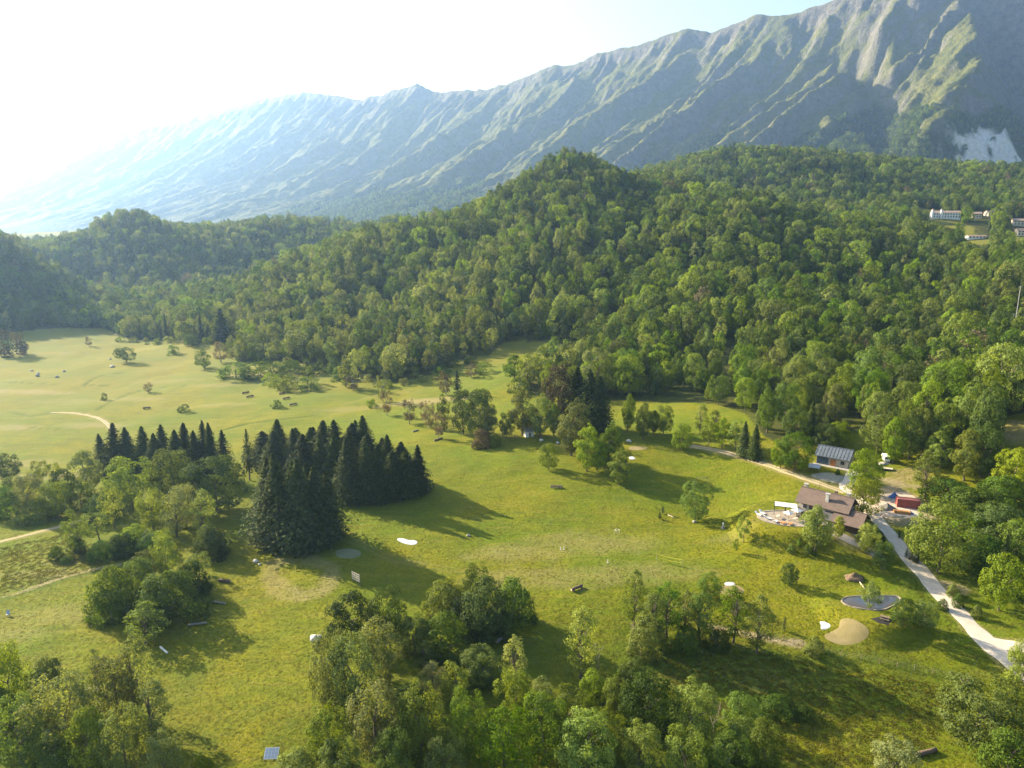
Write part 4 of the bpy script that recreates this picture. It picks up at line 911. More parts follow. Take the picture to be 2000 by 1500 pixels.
# ------------------------------------------------------------------ trees set out one by one
# name-code colour  base x, base y, top y, width (photograph pixels)   label
K = {'R': ('broadleaf_tree', 'round'), 'O': ('broadleaf_tree', 'oval'), 'W': ('willow_tree', 'willow'), 'A': ('alder_tree', 'alder'), 'B': ('bush', 'bush'), 'Y': ('young_tree', 'young'),
     'S': ('spruce_tree', 'spruce'), 'P': ('pine_tree', 'pine'), 'X': ('bare_tree', 'bare'), 'r': ('broadleaf_tree', 'mid_round'), 'o': ('broadleaf_tree', 'mid_oval'), 'a': ('slender_tree', 'mid_airy'), 'b': ('bush', 'mid_bush'), 's': ('spruce_tree', 'mid_spruce')}
TREES = '''
W olive 340 985 880 92|pale leafy tree between the round dark tree and the spruce row
R dark 424 1000 893 128|big round dark green tree left of the front spruces
R olive 258 985 893 104|round olive tree below the left end of the spruce row
Y yel 224 1032 953 46|bright yellow green tree with white trunk in the left thicket
O pale 172 962 876 66|tall pale tree at the left foot of the spruce row
Y yel 82 945 897 32|small bright green tree at the far left thicket edge
Y yel 106 940 902 26|smaller bright green tree beside the far left thicket
R dark 128 992 918 54|dark rounded tree inside the left thicket
W pale 62 1002 928 66|pale silvery willow at the left end of the thicket
R dark 18 940 886 52|dark bush tree at the left frame edge above the thicket
W olive 112 1012 942 70|grey green willow in front of the left thicket
B olive 75 1015 975 70|low olive bush beside the narrow gravel lane
B mid 14 1005 952 60|leafy bush at the left frame edge by the gravel lane
B mid 30 970 930 60|mid green bush at the very left behind the lane
R olive 160 1000 945 60|olive tree in the middle of the left thicket
B dark 205 1015 965 70|dark bush behind the bright yellow tree
W olive 300 1035 955 62|feathery tree in the middle of the left thicket
A pale 345 1048 948 62|tall pale thin tree in front of the round dark tree
A pale 398 1050 955 62|grey conical thin tree below the round dark tree
W pale 365 1030 950 60|silvery tree wedged under the round dark tree
B dark 418 1086 1030 70|dark solitary bush left of the front spruces
Y pale 408 1072 1022 34|small pale tree rising behind the dark solitary bush
A olive 158 1082 988 52|leaning thin trunked tree with a bush at its foot
Y olive 195 1055 998 50|small crooked olive tree beside the leaning thin tree
B mid 152 1082 1045 34|small bush at the foot of the leaning thin tree
B mid 112 1092 1068 28|small bush alone on the left slope
B mid 130 1098 1086 26|low flat bush just below the small slope bush
B olive 262 1075 1030 80|olive scrub at the front of the left thicket
B dark 240 1085 1042 60|dark scrub at the front of the left thicket
B mid 205 1090 1055 56|low scrub left of the dark scrub
B mid 300 1080 1042 62|mid green scrub above the tall birch
X brown 292 1085 1035 26|bare pale trunks standing among the scrub
W pale 328 1125 1040 58|tall pale birch like tree above the big bush clump
W olive 285 1130 1078 66|pale open tree at the top of the big bush clump
B olive 232 1195 1108 104|olive bush at the left side of the big clump
B mid 215 1208 1150 76|dark green bush at the lower left of the big clump
B dark 335 1207 1118 132|large dense bush dominating the big clump
B mid 275 1165 1092 74|mid green bush in the centre of the big clump
B dark 378 1160 1098 66|dark bush at the right end of the big clump
Y olive 390 1125 1080 44|thin pale sapling at the upper right of the big clump
B mid 300 1215 1160 70|leafy bush at the front foot of the big clump
A olive 285 1258 1176 88|leaning airy tree casting a long split shadow
W olive 28 1400 1265 84|olive sparse tree at the left edge bottom
O mid 90 1372 1284 70|dark green upright tree in the lower left copse
A olive 188 1345 1268 50|sparse small tree behind the lower left copse
A pale 265 1400 1240 84|tall feathery pale tree at the right of the lower left copse
W pale 232 1420 1285 104|pale silvery willow in the lower left copse
W pale 135 1480 1318 140|biggest pale willow of the lower left copse
R mid 42 1490 1362 110|mid green tree in the bottom left corner
O yel 178 1520 1382 88|yellow green tree low in the lower left copse
W olive 250 1525 1390 110|olive willow at the bottom of the lower left copse
W pale 322 1530 1436 84|pale shrub tree at the bottom right of the lower left copse
A olive 298 1450 1330 76|thin olive tree at the copse edge by the long shadow
B mid 10 1430 1350 80|bush at the left frame edge below the olive sparse tree
B yel 395 1520 1480 50|yellow green shrub top at the bottom edge
B mid 110 1520 1440 90|leafy bush at the bottom edge of the lower left copse
R dark 688 1265 1160 100|left one of two big dark trees behind the central thicket
R dark 762 1265 1152 90|right one of two big dark trees behind the central thicket
W pale 745 1335 1218 96|pale leafy tree below the two big dark trees
W pale 645 1385 1238 86|feathery pale tree at the left rim of the central thicket
W olive 692 1395 1252 112|wide olive tree with dark forked stem in the central thicket
B mid 862 1285 1202 104|rounded bush below the middle bush clump
W olive 812 1275 1208 84|olive tree between the dark trees and the round bush
R mid 930 1175 1103 60|small round tree on top of the middle bush clump
B olive 872 1215 1138 96|olive bush at the left of the middle bush clump
B dark 950 1238 1130 108|dark tall bush in the centre of the middle bush clump
B mid 1002 1218 1128 84|mid green bush at the right of the middle bush clump
B olive 965 1240 1180 74|pale bush at the front of the middle bush clump
B dark 905 1232 1165 70|dark bush at the front left of the middle bush clump
A olive 828 1310 1250 46|slim olive tree in a gap of the central thicket
A pale 845 1362 1290 64|slim pale tree in the centre of the central thicket
A pale 1002 1352 1238 60|tall pale tree standing at the right of the central thicket
W olive 938 1335 1272 96|broad olive tree behind the yellow tree
Y yel 890 1375 1298 60|bright yellow green tree in the central thicket
W olive 1005 1408 1308 80|olive tree below the tall pale one
W pale 735 1480 1335 110|pale tree in the lower left of the central thicket
W olive 642 1485 1382 90|olive tree at the lower left corner of the central thicket
W olive 822 1488 1342 104|greyish tree in the lower middle of the central thicket
R mid 912 1488 1345 84|upright mid green tree low in the central thicket
R mid 985 1520 1390 130|broad mid green tree at the bottom centre
R fresh 1142 1535 1398 124|lush bright green tree at the bottom edge
R mid 1060 1490 1356 104|large rounded tree above the lush bright one
B olive 580 1520 1470 90|olive bush at the bottom edge by the panel
W olive 660 1530 1450 90|willow at the bottom edge of the central thicket
W mid 770 1535 1435 90|green tree at the bottom edge of the central thicket
R olive 870 1540 1430 90|olive tree at the bottom edge under the greyish tree
W pale 1060 1400 1330 60|pale sapling between the thicket and the alder
B mid 790 1400 1340 80|shady bush inside the central thicket
R olive 1110 1445 1345 90|olive round tree at the right of the central thicket
A pale 1135 1325 1173 76|tall pale alder with clear trunk on open grass
X brown 1168 1325 1258 30|thin bare sapling beside the tall pale alder
B dark 1237 1348 1288 66|dark compact bush right of the tall pale alder
B olive 1158 1366 1308 58|pale bush under the tall pale alder
W olive 1200 1400 1325 56|thin olive tree below the dark compact bush
R dark 1262 1440 1325 120|dark wide tree in the lower right scrub
W olive 1352 1455 1340 104|olive tree with bare stems in the lower right scrub
X brown 1392 1440 1368 44|bare grey stems in the lower right scrub
R mid 1445 1430 1358 76|dark topped tree at the right of the bare stems
B olive 1440 1475 1405 90|olive bush below the bare stems
R olive 1180 1480 1390 90|leafy tree between the lush tree and the scrub
W olive 1250 1510 1420 90|olive willow at the bottom edge right of the lush tree
R olive 1335 1530 1425 100|olive round tree at the bottom edge
R mid 1420 1535 1435 100|mid green tree at the bottom edge
W olive 1490 1530 1415 80|pale tree at the right end of the bottom scrub
B mid 1512 1390 1362 84|low nettle like scrub in the lower right grass
B mid 1560 1395 1374 50|small low scrub at the right of the nettles
R fresh 1905 1455 1328 170|largest bright tree in the lower right corner
W olive 1980 1420 1308 84|pale tree at the right edge below the road
R mid 1965 1530 1415 140|leafy tree in the bottom right corner
W pale 1745 1525 1452 100|pale bush tree at the bottom edge by the fallen log
R yel 1998 1320 1252 60|bright bush beside the end of the gravel road
A olive 1238 1224 1113 56|first slender tree of the row at the fence bank
A mid 1302 1245 1132 72|second slender tree of the row at the fence bank
A olive 1276 1255 1150 60|thin tree beside the second of the fence bank row
A mid 1366 1250 1148 78|third tree of the fence bank row with dark trunk
R mid 1386 1168 1120 52|rounded tree behind the fence bank row
A mid 1432 1256 1148 70|fourth tree of the fence bank row
A olive 1478 1275 1163 70|last tree of the fence bank row before the fence
B olive 1262 1270 1205 74|bush at the left foot of the fence bank row
B mid 1340 1262 1225 60|bush between the trunks of the fence bank row
A olive 1335 1240 1150 56|narrow pale tree between the second and third of the row
B mid 1400 1262 1230 50|low bush under the fourth tree of the row
B olive 1590 1275 1245 36|small shrub on the wire fence below the brown green
R dark 1541 1146 1102 38|round dark tree alone on the slope below the house
P spruce 1531 1232 1203 15|slim dark cypress at the fence corner
Y olive 1697 1190 1140 44|small tree standing in front of the pond
R mid 1762 1224 1170 52|left round tree between the pond and the road
R mid 1803 1226 1174 56|right round tree between the pond and the road
R mid 1722 1114 1057 46|round tree left of the road above the brush pile
W yel 1692 1078 1024 50|pale feathery tree below the house gable
O fresh 1592 1075 984 64|tall ash standing right in front of the stone house
O yel 1636 1052 1006 24|slim yellowish tree by the house path
B dark 1716 1062 1038 24|reddish small shrub by the upper road
R mid 1357 1018 941 64|lone round tree with forked trunk on the middle lawn
Y fresh 1452 1060 1012 28|thin young tree on the lawn left of the terrace
Y fresh 1437 1080 1052 14|tiny sapling in a ring of bare soil
P spruce_light 1294 1003 988 13|tiny conifer nearer the lone round tree
P spruce 1288 1014 1000 14|tiny conifer second from the lone round tree
B mid 1545 1078 1062 15|small round shrub left below the terrace
P mid 1560 1068 1048 14|small pointed shrub under the tall ash
B mid 1580 1082 1064 24|low shrub at the foot of the tall ash
R fresh 1686 965 876 66|tall light green tree beside the barn drive
R yel 1682 1008 938 84|wide light green tree between the house and the yard
R fresh 1832 1118 984 130|very large light green tree right of the road
R fresh 1950 1192 1082 84|broad green tree on the right grass slope
R yel 1975 968 876 74|round bright tree with a clear trunk at the right edge
A olive 1806 975 876 58|thin tree with long bare trunk behind the container
B dark 1850 985 935 100|dark thicket bush behind the red container
B dark 1905 1020 955 120|dark thicket bush right of the container
B mid 1955 990 930 90|thicket bush near the right edge
R dark 1945 1070 985 110|dark tree in the right thicket
B mid 1880 1050 1000 90|thicket bush above the very large light tree
R mid 1985 1110 1020 90|tree at the right edge of the thicket
B dark 1925 1110 1050 100|dark bush below the right thicket
B mid 1990 1160 1100 70|bush at the right frame edge on the slope
P spruce 1955 1135 1045 46|dark conifer in the right thicket
X brown 1965 1070 1010 40|dead tree with a bent pale limb in the right thicket
B olive 1860 1165 1140 24|small shrub right of the road
B olive 1907 1205 1182 18|tiny shrub on the right slope by the road end
B mid 1870 1185 1160 20|small shrub midway on the right grass slope
P spruce_light 1770 1090 1068 14|tiny conifer beside the road below the yard
B olive 1785 1095 1070 20|small brown shrub beside the tiny roadside conifer
P spruce_light 1756 1052 1036 12|tiny dark conifer in the shade of the big roadside tree
B mid 1840 1190 1170 20|small weed clump at the right roadside
O yel 1882 938 836 62|yellowish oval tree at the edge of the rear wood
R dark 1915 932 830 76|dark tree beside the yellowish oval tree
O fresh 1835 915 842 54|light tree left of the yellowish oval tree
O fresh 1744 905 812 46|light green tree behind the white van
R fresh 1712 885 768 76|tall light tree right of the barn roof
O yel 1775 895 800 50|yellow green tree in the rear wood above the van
O yel 1800 890 785 54|second yellow green tree in the rear wood above the van
R mid 1552 918 846 72|round tree left of the barn
R fresh 1524 915 858 46|light tree at the left of the round barn tree
R mid 1612 878 828 50|dark round tree just above the barn roof
R fresh 1638 874 822 42|smaller round tree above the barn roof
B dark 1636 928 916 9|tiny dark shrub at the barn corner
S spruce_light 1452 893 822 34|left one of two spruces beside the gravel track
S spruce 1473 898 828 34|right one of two spruces beside the gravel track
S spruce 1582 860 783 32|spruce rising behind the barn trees
R olive 1331 880 828 44|low wide tree at the bend of the gravel track
O pale 1116 890 774 66|tall pale oval tree in the middle clump
O fresh 1146 920 826 56|leafy tree right of the tall pale oval one
O fresh 1188 908 820 52|tree at the right end of the middle clump
R fresh 1166 920 862 48|low tree at the front of the middle clump
O fresh 1209 947 876 48|pale tree just below the middle clump
R fresh 1072 918 866 42|small round tree left of the middle clump
O pale 1020 850 762 60|pale tall tree beside the white hut
O olive 1056 854 764 52|tall tree right of the white hut
O mid 1081 852 786 26|slim tree between the hut and the middle clump
R maroon 1088 838 716 70|dark reddish tree behind the middle clump
S spruce 1126 838 716 74|left tall spruce behind the middle clump
S spruce 1150 842 720 80|middle tall spruce behind the middle clump
S spruce 1170 845 734 66|right tall spruce behind the middle clump
R dark 905 848 764 60|big dark tree left of the pale rounded tree
R dark 938 855 762 66|big dark tree behind the pale rounded tree
O pale 948 858 788 48|pale rounded tree in front of two dark trees
B brown 942 872 838 40|brownish shrub at the foot of the dark trees
B olive 965 870 848 30|small olive shrub beside the brownish one
R mid 990 855 805 36|small tree between the dark trees and the hut
O fresh 1226 842 768 30|first tree of the row below the forest
O fresh 1256 858 784 36|second tree of the row below the forest
O mid 1276 848 800 24|slim dark tree in the row below the forest
R fresh 1296 848 790 42|third tree of the row below the forest
A olive 1366 848 788 30|thin tree beyond the gravel track bend
A olive 1396 852 800 30|second thin tree beyond the gravel track bend
Y fresh 1384 872 820 34|left tree of the young orchard by the track
Y fresh 1410 876 818 38|middle tree of the young orchard by the track
Y fresh 1436 880 822 36|right tree of the young orchard by the track
P spruce 893 770 722 32|dark pointed conifer alone on the pale meadow
a brown 871 772 722 28|leafless brown tree left of the pointed conifer
a brown 857 858 798 26|leafless thin tree above a dark trough
o olive 868 842 768 30|pale slim tree near the leafless thin tree
a brown 838 836 784 24|sparse thin tree on the dry patch
a brown 828 826 780 22|second sparse thin tree on the dry patch
a brown 800 828 776 28|sparse twin stemmed tree on the dry patch
a brown 756 812 760 24|small sparse tree left of the dry patch
a pale 748 785 730 24|pale thin tree at the meadow rise
a brown 690 762 732 30|brown scrubby tree above the central spruces
o pale 676 756 692 30|pale tree on the meadow edge above the spruces
b mid 663 742 714 34|small bush left of the pale meadow edge tree
b mid 726 795 778 24|small dark bush on the dry patch
r dark 247 707 677 38|round dark tree alone in the far left meadow
r mid 399 720 683 32|lone tree with bare foot in the far meadow
r mid 376 676 650 30|rounded tree before the far forest edge
b mid 338 692 672 24|bush left of the rounded far tree
a brown 174 676 656 14|tiny reddish tree far in the left meadow
b dark 204 781 766 13|tiny round bush in the left meadow
b dark 360 804 788 23|small dark bush above the left spruce row
a brown 289 767 746 18|faint leafless sapling in the left meadow
b mid 541 796 780 22|small round bush near the dark jumps
s dark 434 668 602 50|dark conical tree at the far forest edge
b brown 18 692 640 62|brownish scrub clump at the left edge of the far meadow
b mid 462 738 706 70|left end of the dark hedge in the far meadow
b mid 510 736 705 70|dark hedge bush second from its left end
b mid 560 732 702 70|dark hedge bush third from its left end
b mid 610 728 700 60|dark hedge bush fourth from its left end
b mid 655 722 698 50|right end of the dark hedge in the far meadow
b olive 560 762 730 56|left bush of the scrub island
b mid 600 760 734 50|right dark bush of the scrub island
a olive 600 750 712 28|pale pointed tree on the scrub island
b olive 532 752 726 40|olive bush at the tail of the scrub island
a brown 432 708 664 30|sparse tree left of the far hedge
a pale 470 706 666 34|second sparse tree left of the far hedge
o mid 1004 742 690 44|tree at the left of the small clearing
r olive 1030 752 688 46|pale tree below the small clearing
b mid 1015 768 735 50|bush below the small clearing trees
a pale 1068 712 682 22|pale sapling inside the small clearing
a brown 920 738 708 28|reddish sparse tree beside the small clearing
b mid 945 728 705 34|bush left of the small clearing
'''
for ln in TREES.strip().splitlines():
    spec, lab = ln.split('|'); k_, col, a, b, c, w = spec.split(); a, b, c, w = map(float, (a, b, c, w))
    nm, key = K[k_]; p = W(a, b); h = height_for(p, c); wd = w / FPX * depth(p)
    cat = 'bush' if nm == 'bush' else 'tree'
    grp = {'spruce_tree': 'single spruces', 'bush': 'bushes of the meadow', 'pine_tree': 'small conifers'}.get(nm, 'trees of the meadow')
    put_tree(nm, p, h, wd, key, col, int(a) % 3, label=lab, cat=cat, group=grp, lean=0.12 if 'leaning' in lab else 0.0)
TENS = ['', '', 'twenty', 'thirty', 'forty', 'fifty']
def ordw(i):
    n_ = i + 1
    if n_ <= 20: return ORD[i]
    return TENS[n_ // 10] + '-' + ORD[n_ % 10 - 1] if n_ % 10 else {30: 'thirtieth', 40: 'fortieth', 50: 'fiftieth'}[n_]
SCRUB = WL([(250,664),(330,668),(425,672),(455,698),(560,712),(640,722),(700,744),(765,754),(840,740),(880,718),(930,704)])
sp_ = resample(SCRUB, 9.5); ns = len(sp_)
for i, (x, y) in enumerate(sp_):
    x += random.uniform(-4, 4); y += random.uniform(-7, 3); hh = random.uniform(2.6, 6.5)
    put_tree('bush', (x, y, float(smooth_h([x], [y])[0])), hh, hh * random.uniform(1.2, 1.9), 'mid_bush', random.choice(['olive', 'mid', 'pale', 'dark', 'olive']), i, label='scrub bush at the forest foot beyond the far meadow, %s from the left' % ordw(i), cat='bush', group='scrub along the forest foot')
def spruces(rows, label, group):
    for i, (a, b, c, w) in enumerate(sorted(rows)):
        p = W(a, b); lb = label if len(rows) == 1 else label + ', %s from the left' % ORD[i]
        put_tree('spruce_tree', p, height_for(p, c), w / FPX * depth(p), 'spruce', 'spruce_light' if random.random() < .18 else 'spruce', i * 7 + int(a), label=lb, group=group, lean=random.uniform(-.045, .045))
spruces([(206,925,846,48),(226,930,826,60),(254,925,834,58),(284,930,832,62),(304,938,846,56),(322,930,828,60),(346,938,840,64),(364,930,826,60),(386,942,840,64)], 'spruce of the dense row behind the left thicket', 'spruces of the left row')
spruces([(403,935,820,46),(421,938,824,46),(441,945,838,48)], 'separate spruce at the right end of the left spruce row', 'spruces of the left row')
for (y, xs, tp, nm) in ((905, (518,548,578,608,640,668,700), 818, 'back'), (930, (545,575,602,632,660,690,722,750), 810, 'second'), (955, (600,630,660,692,722,752,780), 832, 'third'), (975, (690,715,742,768,795), 846, 'front')):
    spruces([(x + random.uniform(-8, 8), y + random.uniform(-8, 8), tp + random.uniform(0, 34) + (12 if x > 740 else 0), random.uniform(56, 86)) for x in xs], 'tall spruce in the %s rank of the central stand' % nm, 'spruces of the central stand')
spruces([(818,962,868,56)], 'spruce at the right end of the central stand with ragged branches', 'spruces of the central stand')
spruces([(530,1060,894,100),(556,1068,882,98),(592,1072,894,104),(622,1066,910,96),(648,1050,922,76),(575,1045,900,94),(612,1048,902,90),(540,1040,910,84)], 'tall spruce of the front group below the central stand', 'spruces of the front group')
p = W(488, 938); put_tree('pine_tree', p, height_for(p, 838), 44 / FPX * depth(p), 'pine', 'spruce', 0, label='single thin spruce with bare lower trunk between the two stands', group='single spruces')

# ------------------------------------------------------------------ buildings
STONE = wall_stone('stone_wall', (0.50, 0.45, 0.38), (0.36, 0.32, 0.27)); STONE_W = wall_stone('whitewashed_stone', (0.66, 0.63, 0.58), (0.52, 0.49, 0.44), 1.6)
TILE = roof_mat('brown_roof_tiles', (0.20, 0.145, 0.12), (0.14, 0.105, 0.09)); TIMBER = simple('dark_timber', (0.06, 0.042, 0.03), 0.8, scale=3)
WOOD = simple('weathered_wood', (0.20, 0.16, 0.12), 0.9, scale=3); WOOD_PALE = simple('pale_wood', (0.52, 0.46, 0.38), 0.9, scale=3)
GLASS = simple('window_glass', (0.03, 0.035, 0.04), 0.08, spec=0.5, var=0.1); WHITE = simple('white_paint', (0.78, 0.77, 0.74), 0.5, var=0.12)
METAL_ROOF = roof_mat('blue_grey_sheet_roof', (0.13, 0.16, 0.20), (0.10, 0.125, 0.16), 0.9); CLOTH = simple('white_cloth', (0.76, 0.75, 0.72), 0.85, var=0.08)
ORANGE = simple('orange_cloth', (0.55, 0.22, 0.06), 0.8); RED = simple('red_steel', (0.30, 0.085, 0.075), 0.5, var=0.3); BLUE = simple('blue_tarp', (0.05, 0.13, 0.34), 0.5, scale=2)
DARKM = simple('dark_metal', (0.04, 0.04, 0.045), 0.5); GREYST = simple('grey_stone', (0.34, 0.33, 0.31), 0.9, scale=2, bump=0.05); RUBBER = simple('rubber', (0.02, 0.02, 0.02), 0.8)
STEEL = simple('galvanised_steel', (0.40, 0.41, 0.42), 0.4, metal=0.6)
def window(parent, c, w, h, side, shutter=False):
    """side 'x' or 'y': the axis the window faces; c its centre on the wall face, sign in the third value"""
    ax, sg = side
    d = (0.10, w + 0.2, h + 0.2) if ax == 'x' else (w + 0.2, 0.10, h + 0.2)
    f = MB().box(c, d).build('window', WOOD, parent)
    e = (0.05, w, h) if ax == 'x' else (w, 0.05, h); o = 0.04 * sg; c2 = (c[0] + o, c[1], c[2]) if ax == 'x' else (c[0], c[1] + o, c[2])
    MB().box(c2, e).build('pane', GLASS, f)
    s = (0.22, w + 0.35, 0.08) if ax == 'x' else (w + 0.35, 0.22, 0.08)
    MB().box((c[0], c[1], c[2] - h / 2 - 0.14), s).build('sill', GREYST, f)
    return f
def gable_walls(x0, x1, y0, y1, z0, z1, zr):
    ym = (y0 + y1) / 2; return MB().prism_x([(y0, z0), (y1, z0), (y1, z1), (ym, zr), (y0, z1)], x0, x1)
def gable_roof(x0, x1, y0, y1, z1, zr, over=0.8, th=0.22):
    ym = (y0 + y1) / 2; k_ = (zr - z1) / (ym - y0); b = MB(); zo = z1 - over * k_
    b.slab((x0 - over, y0 - over, zo + .25), (x1 + over, y0 - over, zo + .25), (x1 + over, ym, zr + .25), (x0 - over, ym, zr + .25), th)
    b.slab((x1 + over, y1 + over, zo + .25), (x0 - over, y1 + over, zo + .25), (x0 - over, ym + .002, zr + .25), (x1 + over, ym + .002, zr + .25), th)
    b.box(((x0 + x1) / 2, ym, zr + 0.27), (x1 - x0 + 2 * over, 0.35, 0.14)); return b
def chimney(parent, x, y, z0, z1, w=0.8, mat=None):
    c = MB().box((x, y, (z0 + z1) / 2), (w, w, z1 - z0)).build('chimney', mat or STONE, parent)
    return c
h = empty('stone_house', HOUSE, R(-42), 'large stone house with brown tiled roofs and timber gable beside the terrace', 'house')
gable_walls(-6.5, 6.5, -4, 4, -1.5, 4.6, 7.3).build('wall', STONE, h)
rf = gable_roof(-6.5, 6.5, -4, 4, 4.6, 7.3).build('roof', TILE, h)
for (x, y, a, b, w, m_) in ((-6.2, 0.5, 6.6, 8.3, 0.95, STONE), (0.8, -2.4, 5.2, 7.9, 0.85, STONE_W), (1.9, 1.2, 6.2, 8.0, 0.7, TILE), (5.4, 0.6, 6.4, 8.3, 0.9, STONE)): chimney(rf, x, y, a, b, w, m_)
for (x, y, a) in ((-6.2, 0.5, 8.38), (0.8, -2.4, 7.98), (5.4, 0.6, 8.38)): MB().box((x, y, a), (1.25, 1.25, 0.14)).build('chimney_cap', GREYST, rf)
MB().bar((-2.5, 0.3, 7.2), (-2.5, 0.3, 9.4), 0.05).build('antenna', DARKM, rf)
for x in (-4.6, -3.0, -0.6): window(h, (x, -4.05, 3.3), 0.9, 1.0, ('y', -1))
for x in (-4.8, -1.6, 0.9): window(h, (x, -4.05, 0.9), 1.0, 1.3, ('y', -1))
dr = MB().box((-3.1, -4.05, 0.75), (1.3, 0.14, 2.3)).build('door', TIMBER, h); MB().box((-2.6, -4.15, 0.8), (0.06, 0.06, 0.25)).build('handle', STEEL, dr)
window(h, (6.55, 1.8, 3.2), 0.9, 1.1, ('x', 1))
MB().prism_x([(-3.95, 4.5), (3.95, 4.5), (0, 7.2)], 6.52, 6.62).build('gable_boarding', TIMBER, h)
# the lower wing with its timber gable and balcony
gable_walls(4.6, 10.4, -6.2, 0.6, -4.0, -0.2, -0.1).build('wing_wall', STONE_W, h)
gable_walls(4.5, 10.5, -6.3, 0.7, -0.2, 2.5, 4.7).build('timber_storey', TIMBER, h)
wr_ = gable_roof(4.5, 10.5, -6.3, 0.7, 2.5, 4.7, 1.0).build('wing_roof', TILE, h); chimney(wr_, 6.2, -1.2, 3.8, 5.7, 0.7)
bal = MB().box((11.1, -2.8, -0.1), (1.2, 6.4, 0.14)).build('balcony', TIMBER, h)
b = MB(); b.box((11.65, -2.8, 0.9), (0.08, 6.4, 0.1))
for i in range(14): b.box((11.65, -5.9 + i * 0.475, 0.42), (0.05, 0.08, 0.9))
b.build('railing', TIMBER, bal)
for y in (-4.6, -2.8, -1.0): window(h, (10.55, y, 1.1), 0.9, 1.2, ('x', 1))
for y in (-4.6, -1.6): window(h, (10.45, y, -1.6), 1.0, 1.2, ('x', 1))
d2 = MB().box((10.42, -3.1, -1.9), (0.14, 1.3, 2.2)).build('door', TIMBER, h); MB().box((10.52, -2.65, -1.9), (0.06, 0.06, 0.25)).build('handle', STEEL, d2)
for x in (6.0, 8.4): window(h, (x, -6.25, -1.7), 1.0, 1.1, ('y', -1))
# lean-to with slate roof in the corner of the two
MB().box((2.9, -5.3, 0.4), (3.2, 2.5, 3.4)).build('lean_to_wall', STONE, h)
MB().slab((1.0, -6.9, 2.0), (4.9, -6.9, 2.0), (4.9, -3.9, 3.7), (1.0, -3.9, 3.7), 0.16).build('lean_to_roof', roof_mat('slate', (0.13, 0.13, 0.135), (0.10, 0.10, 0.105)), h)
# terrace
tx, ty = TERR[0], TERR[1]
tc_ = smooth_closed([(tx - 9, ty - 1.5), (tx - 6, ty - 6.0), (tx + 1, ty - 8.0), (tx + 7, ty - 6.5), (tx + 8.5, ty - 1), (tx + 6, ty + 3.2), (tx - 2, ty + 4), (tx - 7.5, ty + 2.2)], 2)
MB().prism([tuple(p) for p in tc_], 8.0, 9.14).build('terrace', simple('terrace_paving', (0.29, 0.255, 0.21), 0.9, scale=0.7, var=0.3), kind='structure', label='stone paved terrace in front of the house')
TZ = 9.145
def lounger(x, y, rz, label, cush=CLOTH):
    r_ = empty('sun_lounger', (x, y, TZ), rz, label, 'sun lounger', 'loungers on the terrace')
    MB().box((0, 0, 0.32), (0.75, 1.5, 0.12)).build('mattress', cush, r_); MB().slab((-.37, .72, .38), (.37, .72, .38), (.37, 1.35, .95), (-.37, 1.35, .95), .1).build('backrest', cush, r_)
    for a in (-.32, .32):
        for c_ in (-.65, .65): MB().box((a, c_, 0.13), (0.06, 0.06, 0.26)).build('leg', WHITE, r_)
for i, (dx, dy, rz, lab, cu) in enumerate(((-7.6, 0.2, 0.5, 'white lounger at the far left end of the terrace', CLOTH), (-6.2, 1.2, 0.4, 'white lounger second from the left end of the terrace', CLOTH),
     (-4.6, -4.6, 2.4, 'white lounger at the front edge of the terrace', CLOTH), (-3.0, -5.6, 2.2, 'orange lounger at the front edge of the terrace', ORANGE), (-1.2, -6.3, 2.0, 'orange lounger by the tall ash on the terrace', ORANGE), (-5.8, -2.6, 1.2, 'white lounger in the middle of the terrace', CLOTH))): lounger(tx + dx, ty + dy, rz, lab, cu)
def table(x, y, rz, label):
    r_ = empty('dining_table', (x, y, TZ), rz, label, 'table', 'tables on the terrace'); MB().box((0, 0, .74), (1.8, 0.9, .06)).build('table_top', WOOD_PALE, r_)
    for a in (-.8, .8):
        for c_ in (-.38, .38): MB().box((a, c_, .36), (.07, .07, .7)).build('leg', WOOD, r_)
table(tx + 1.2, ty - 3.6, 0.4, 'wooden table on the terrace beside the pergola'); table(tx + 4.2, ty - 4.4, 0.2, 'wooden table under the tall ash'); table(tx - 3.0, ty - 1.8, 0.8, 'wooden table left of the pergola')
def parasol(x, y, label, w=2.6):
    r_ = empty('parasol', (x, y, TZ), 0.5, label, 'parasol', 'parasols on the terrace'); MB().bar((0, 0, 0), (0, 0, 2.5), 0.035).build('pole', DARKM, r_); MB().box((0, 0, .06), (.6, .6, .12)).build('base', GREYST, r_)
    q = w / 2; MB().add([(-q, -q, 2.2), (q, -q, 2.2), (q, q, 2.2), (-q, q, 2.2), (0, 0, 2.75), (-q, -q, 2.1), (q, -q, 2.1), (q, q, 2.1), (-q, q, 2.1)], [(0, 1, 4), (1, 2, 4), (2, 3, 4), (3, 0, 4), (0, 5, 6, 1), (1, 6, 7, 2), (2, 7, 8, 3), (3, 8, 5, 0)]).build('canopy', CLOTH, r_)
parasol(tx + 2.6, ty - 1.2, 'square white parasol nearest the house wall'); parasol(tx - 0.6, ty - 3.2, 'square white parasol in the middle of the terrace', 2.2)
pg = empty('pergola', (tx + 0.3, ty + 1.5, TZ), R(-20), 'dark pergola with flat white awnings on the terrace', 'pergola')
for a in (-3, 0, 3):
    for c_ in (-1.6, 1.6): MB().box((a, c_, 1.25), (.12, .12, 2.5)).build('post', DARKM, pg)
for c_ in (-1.6, 1.6): MB().box((0, c_, 2.56), (6.3, .12, .12)).build('beam', DARKM, pg)
for a in (-2.0, 0.05, 2.1): MB().slab((a - .93, -1.5, 2.66), (a + .93, -1.5, 2.66), (a + .93, 1.5, 2.78), (a - .93, 1.5, 2.78), .04).build('awning', CLOTH, pg)
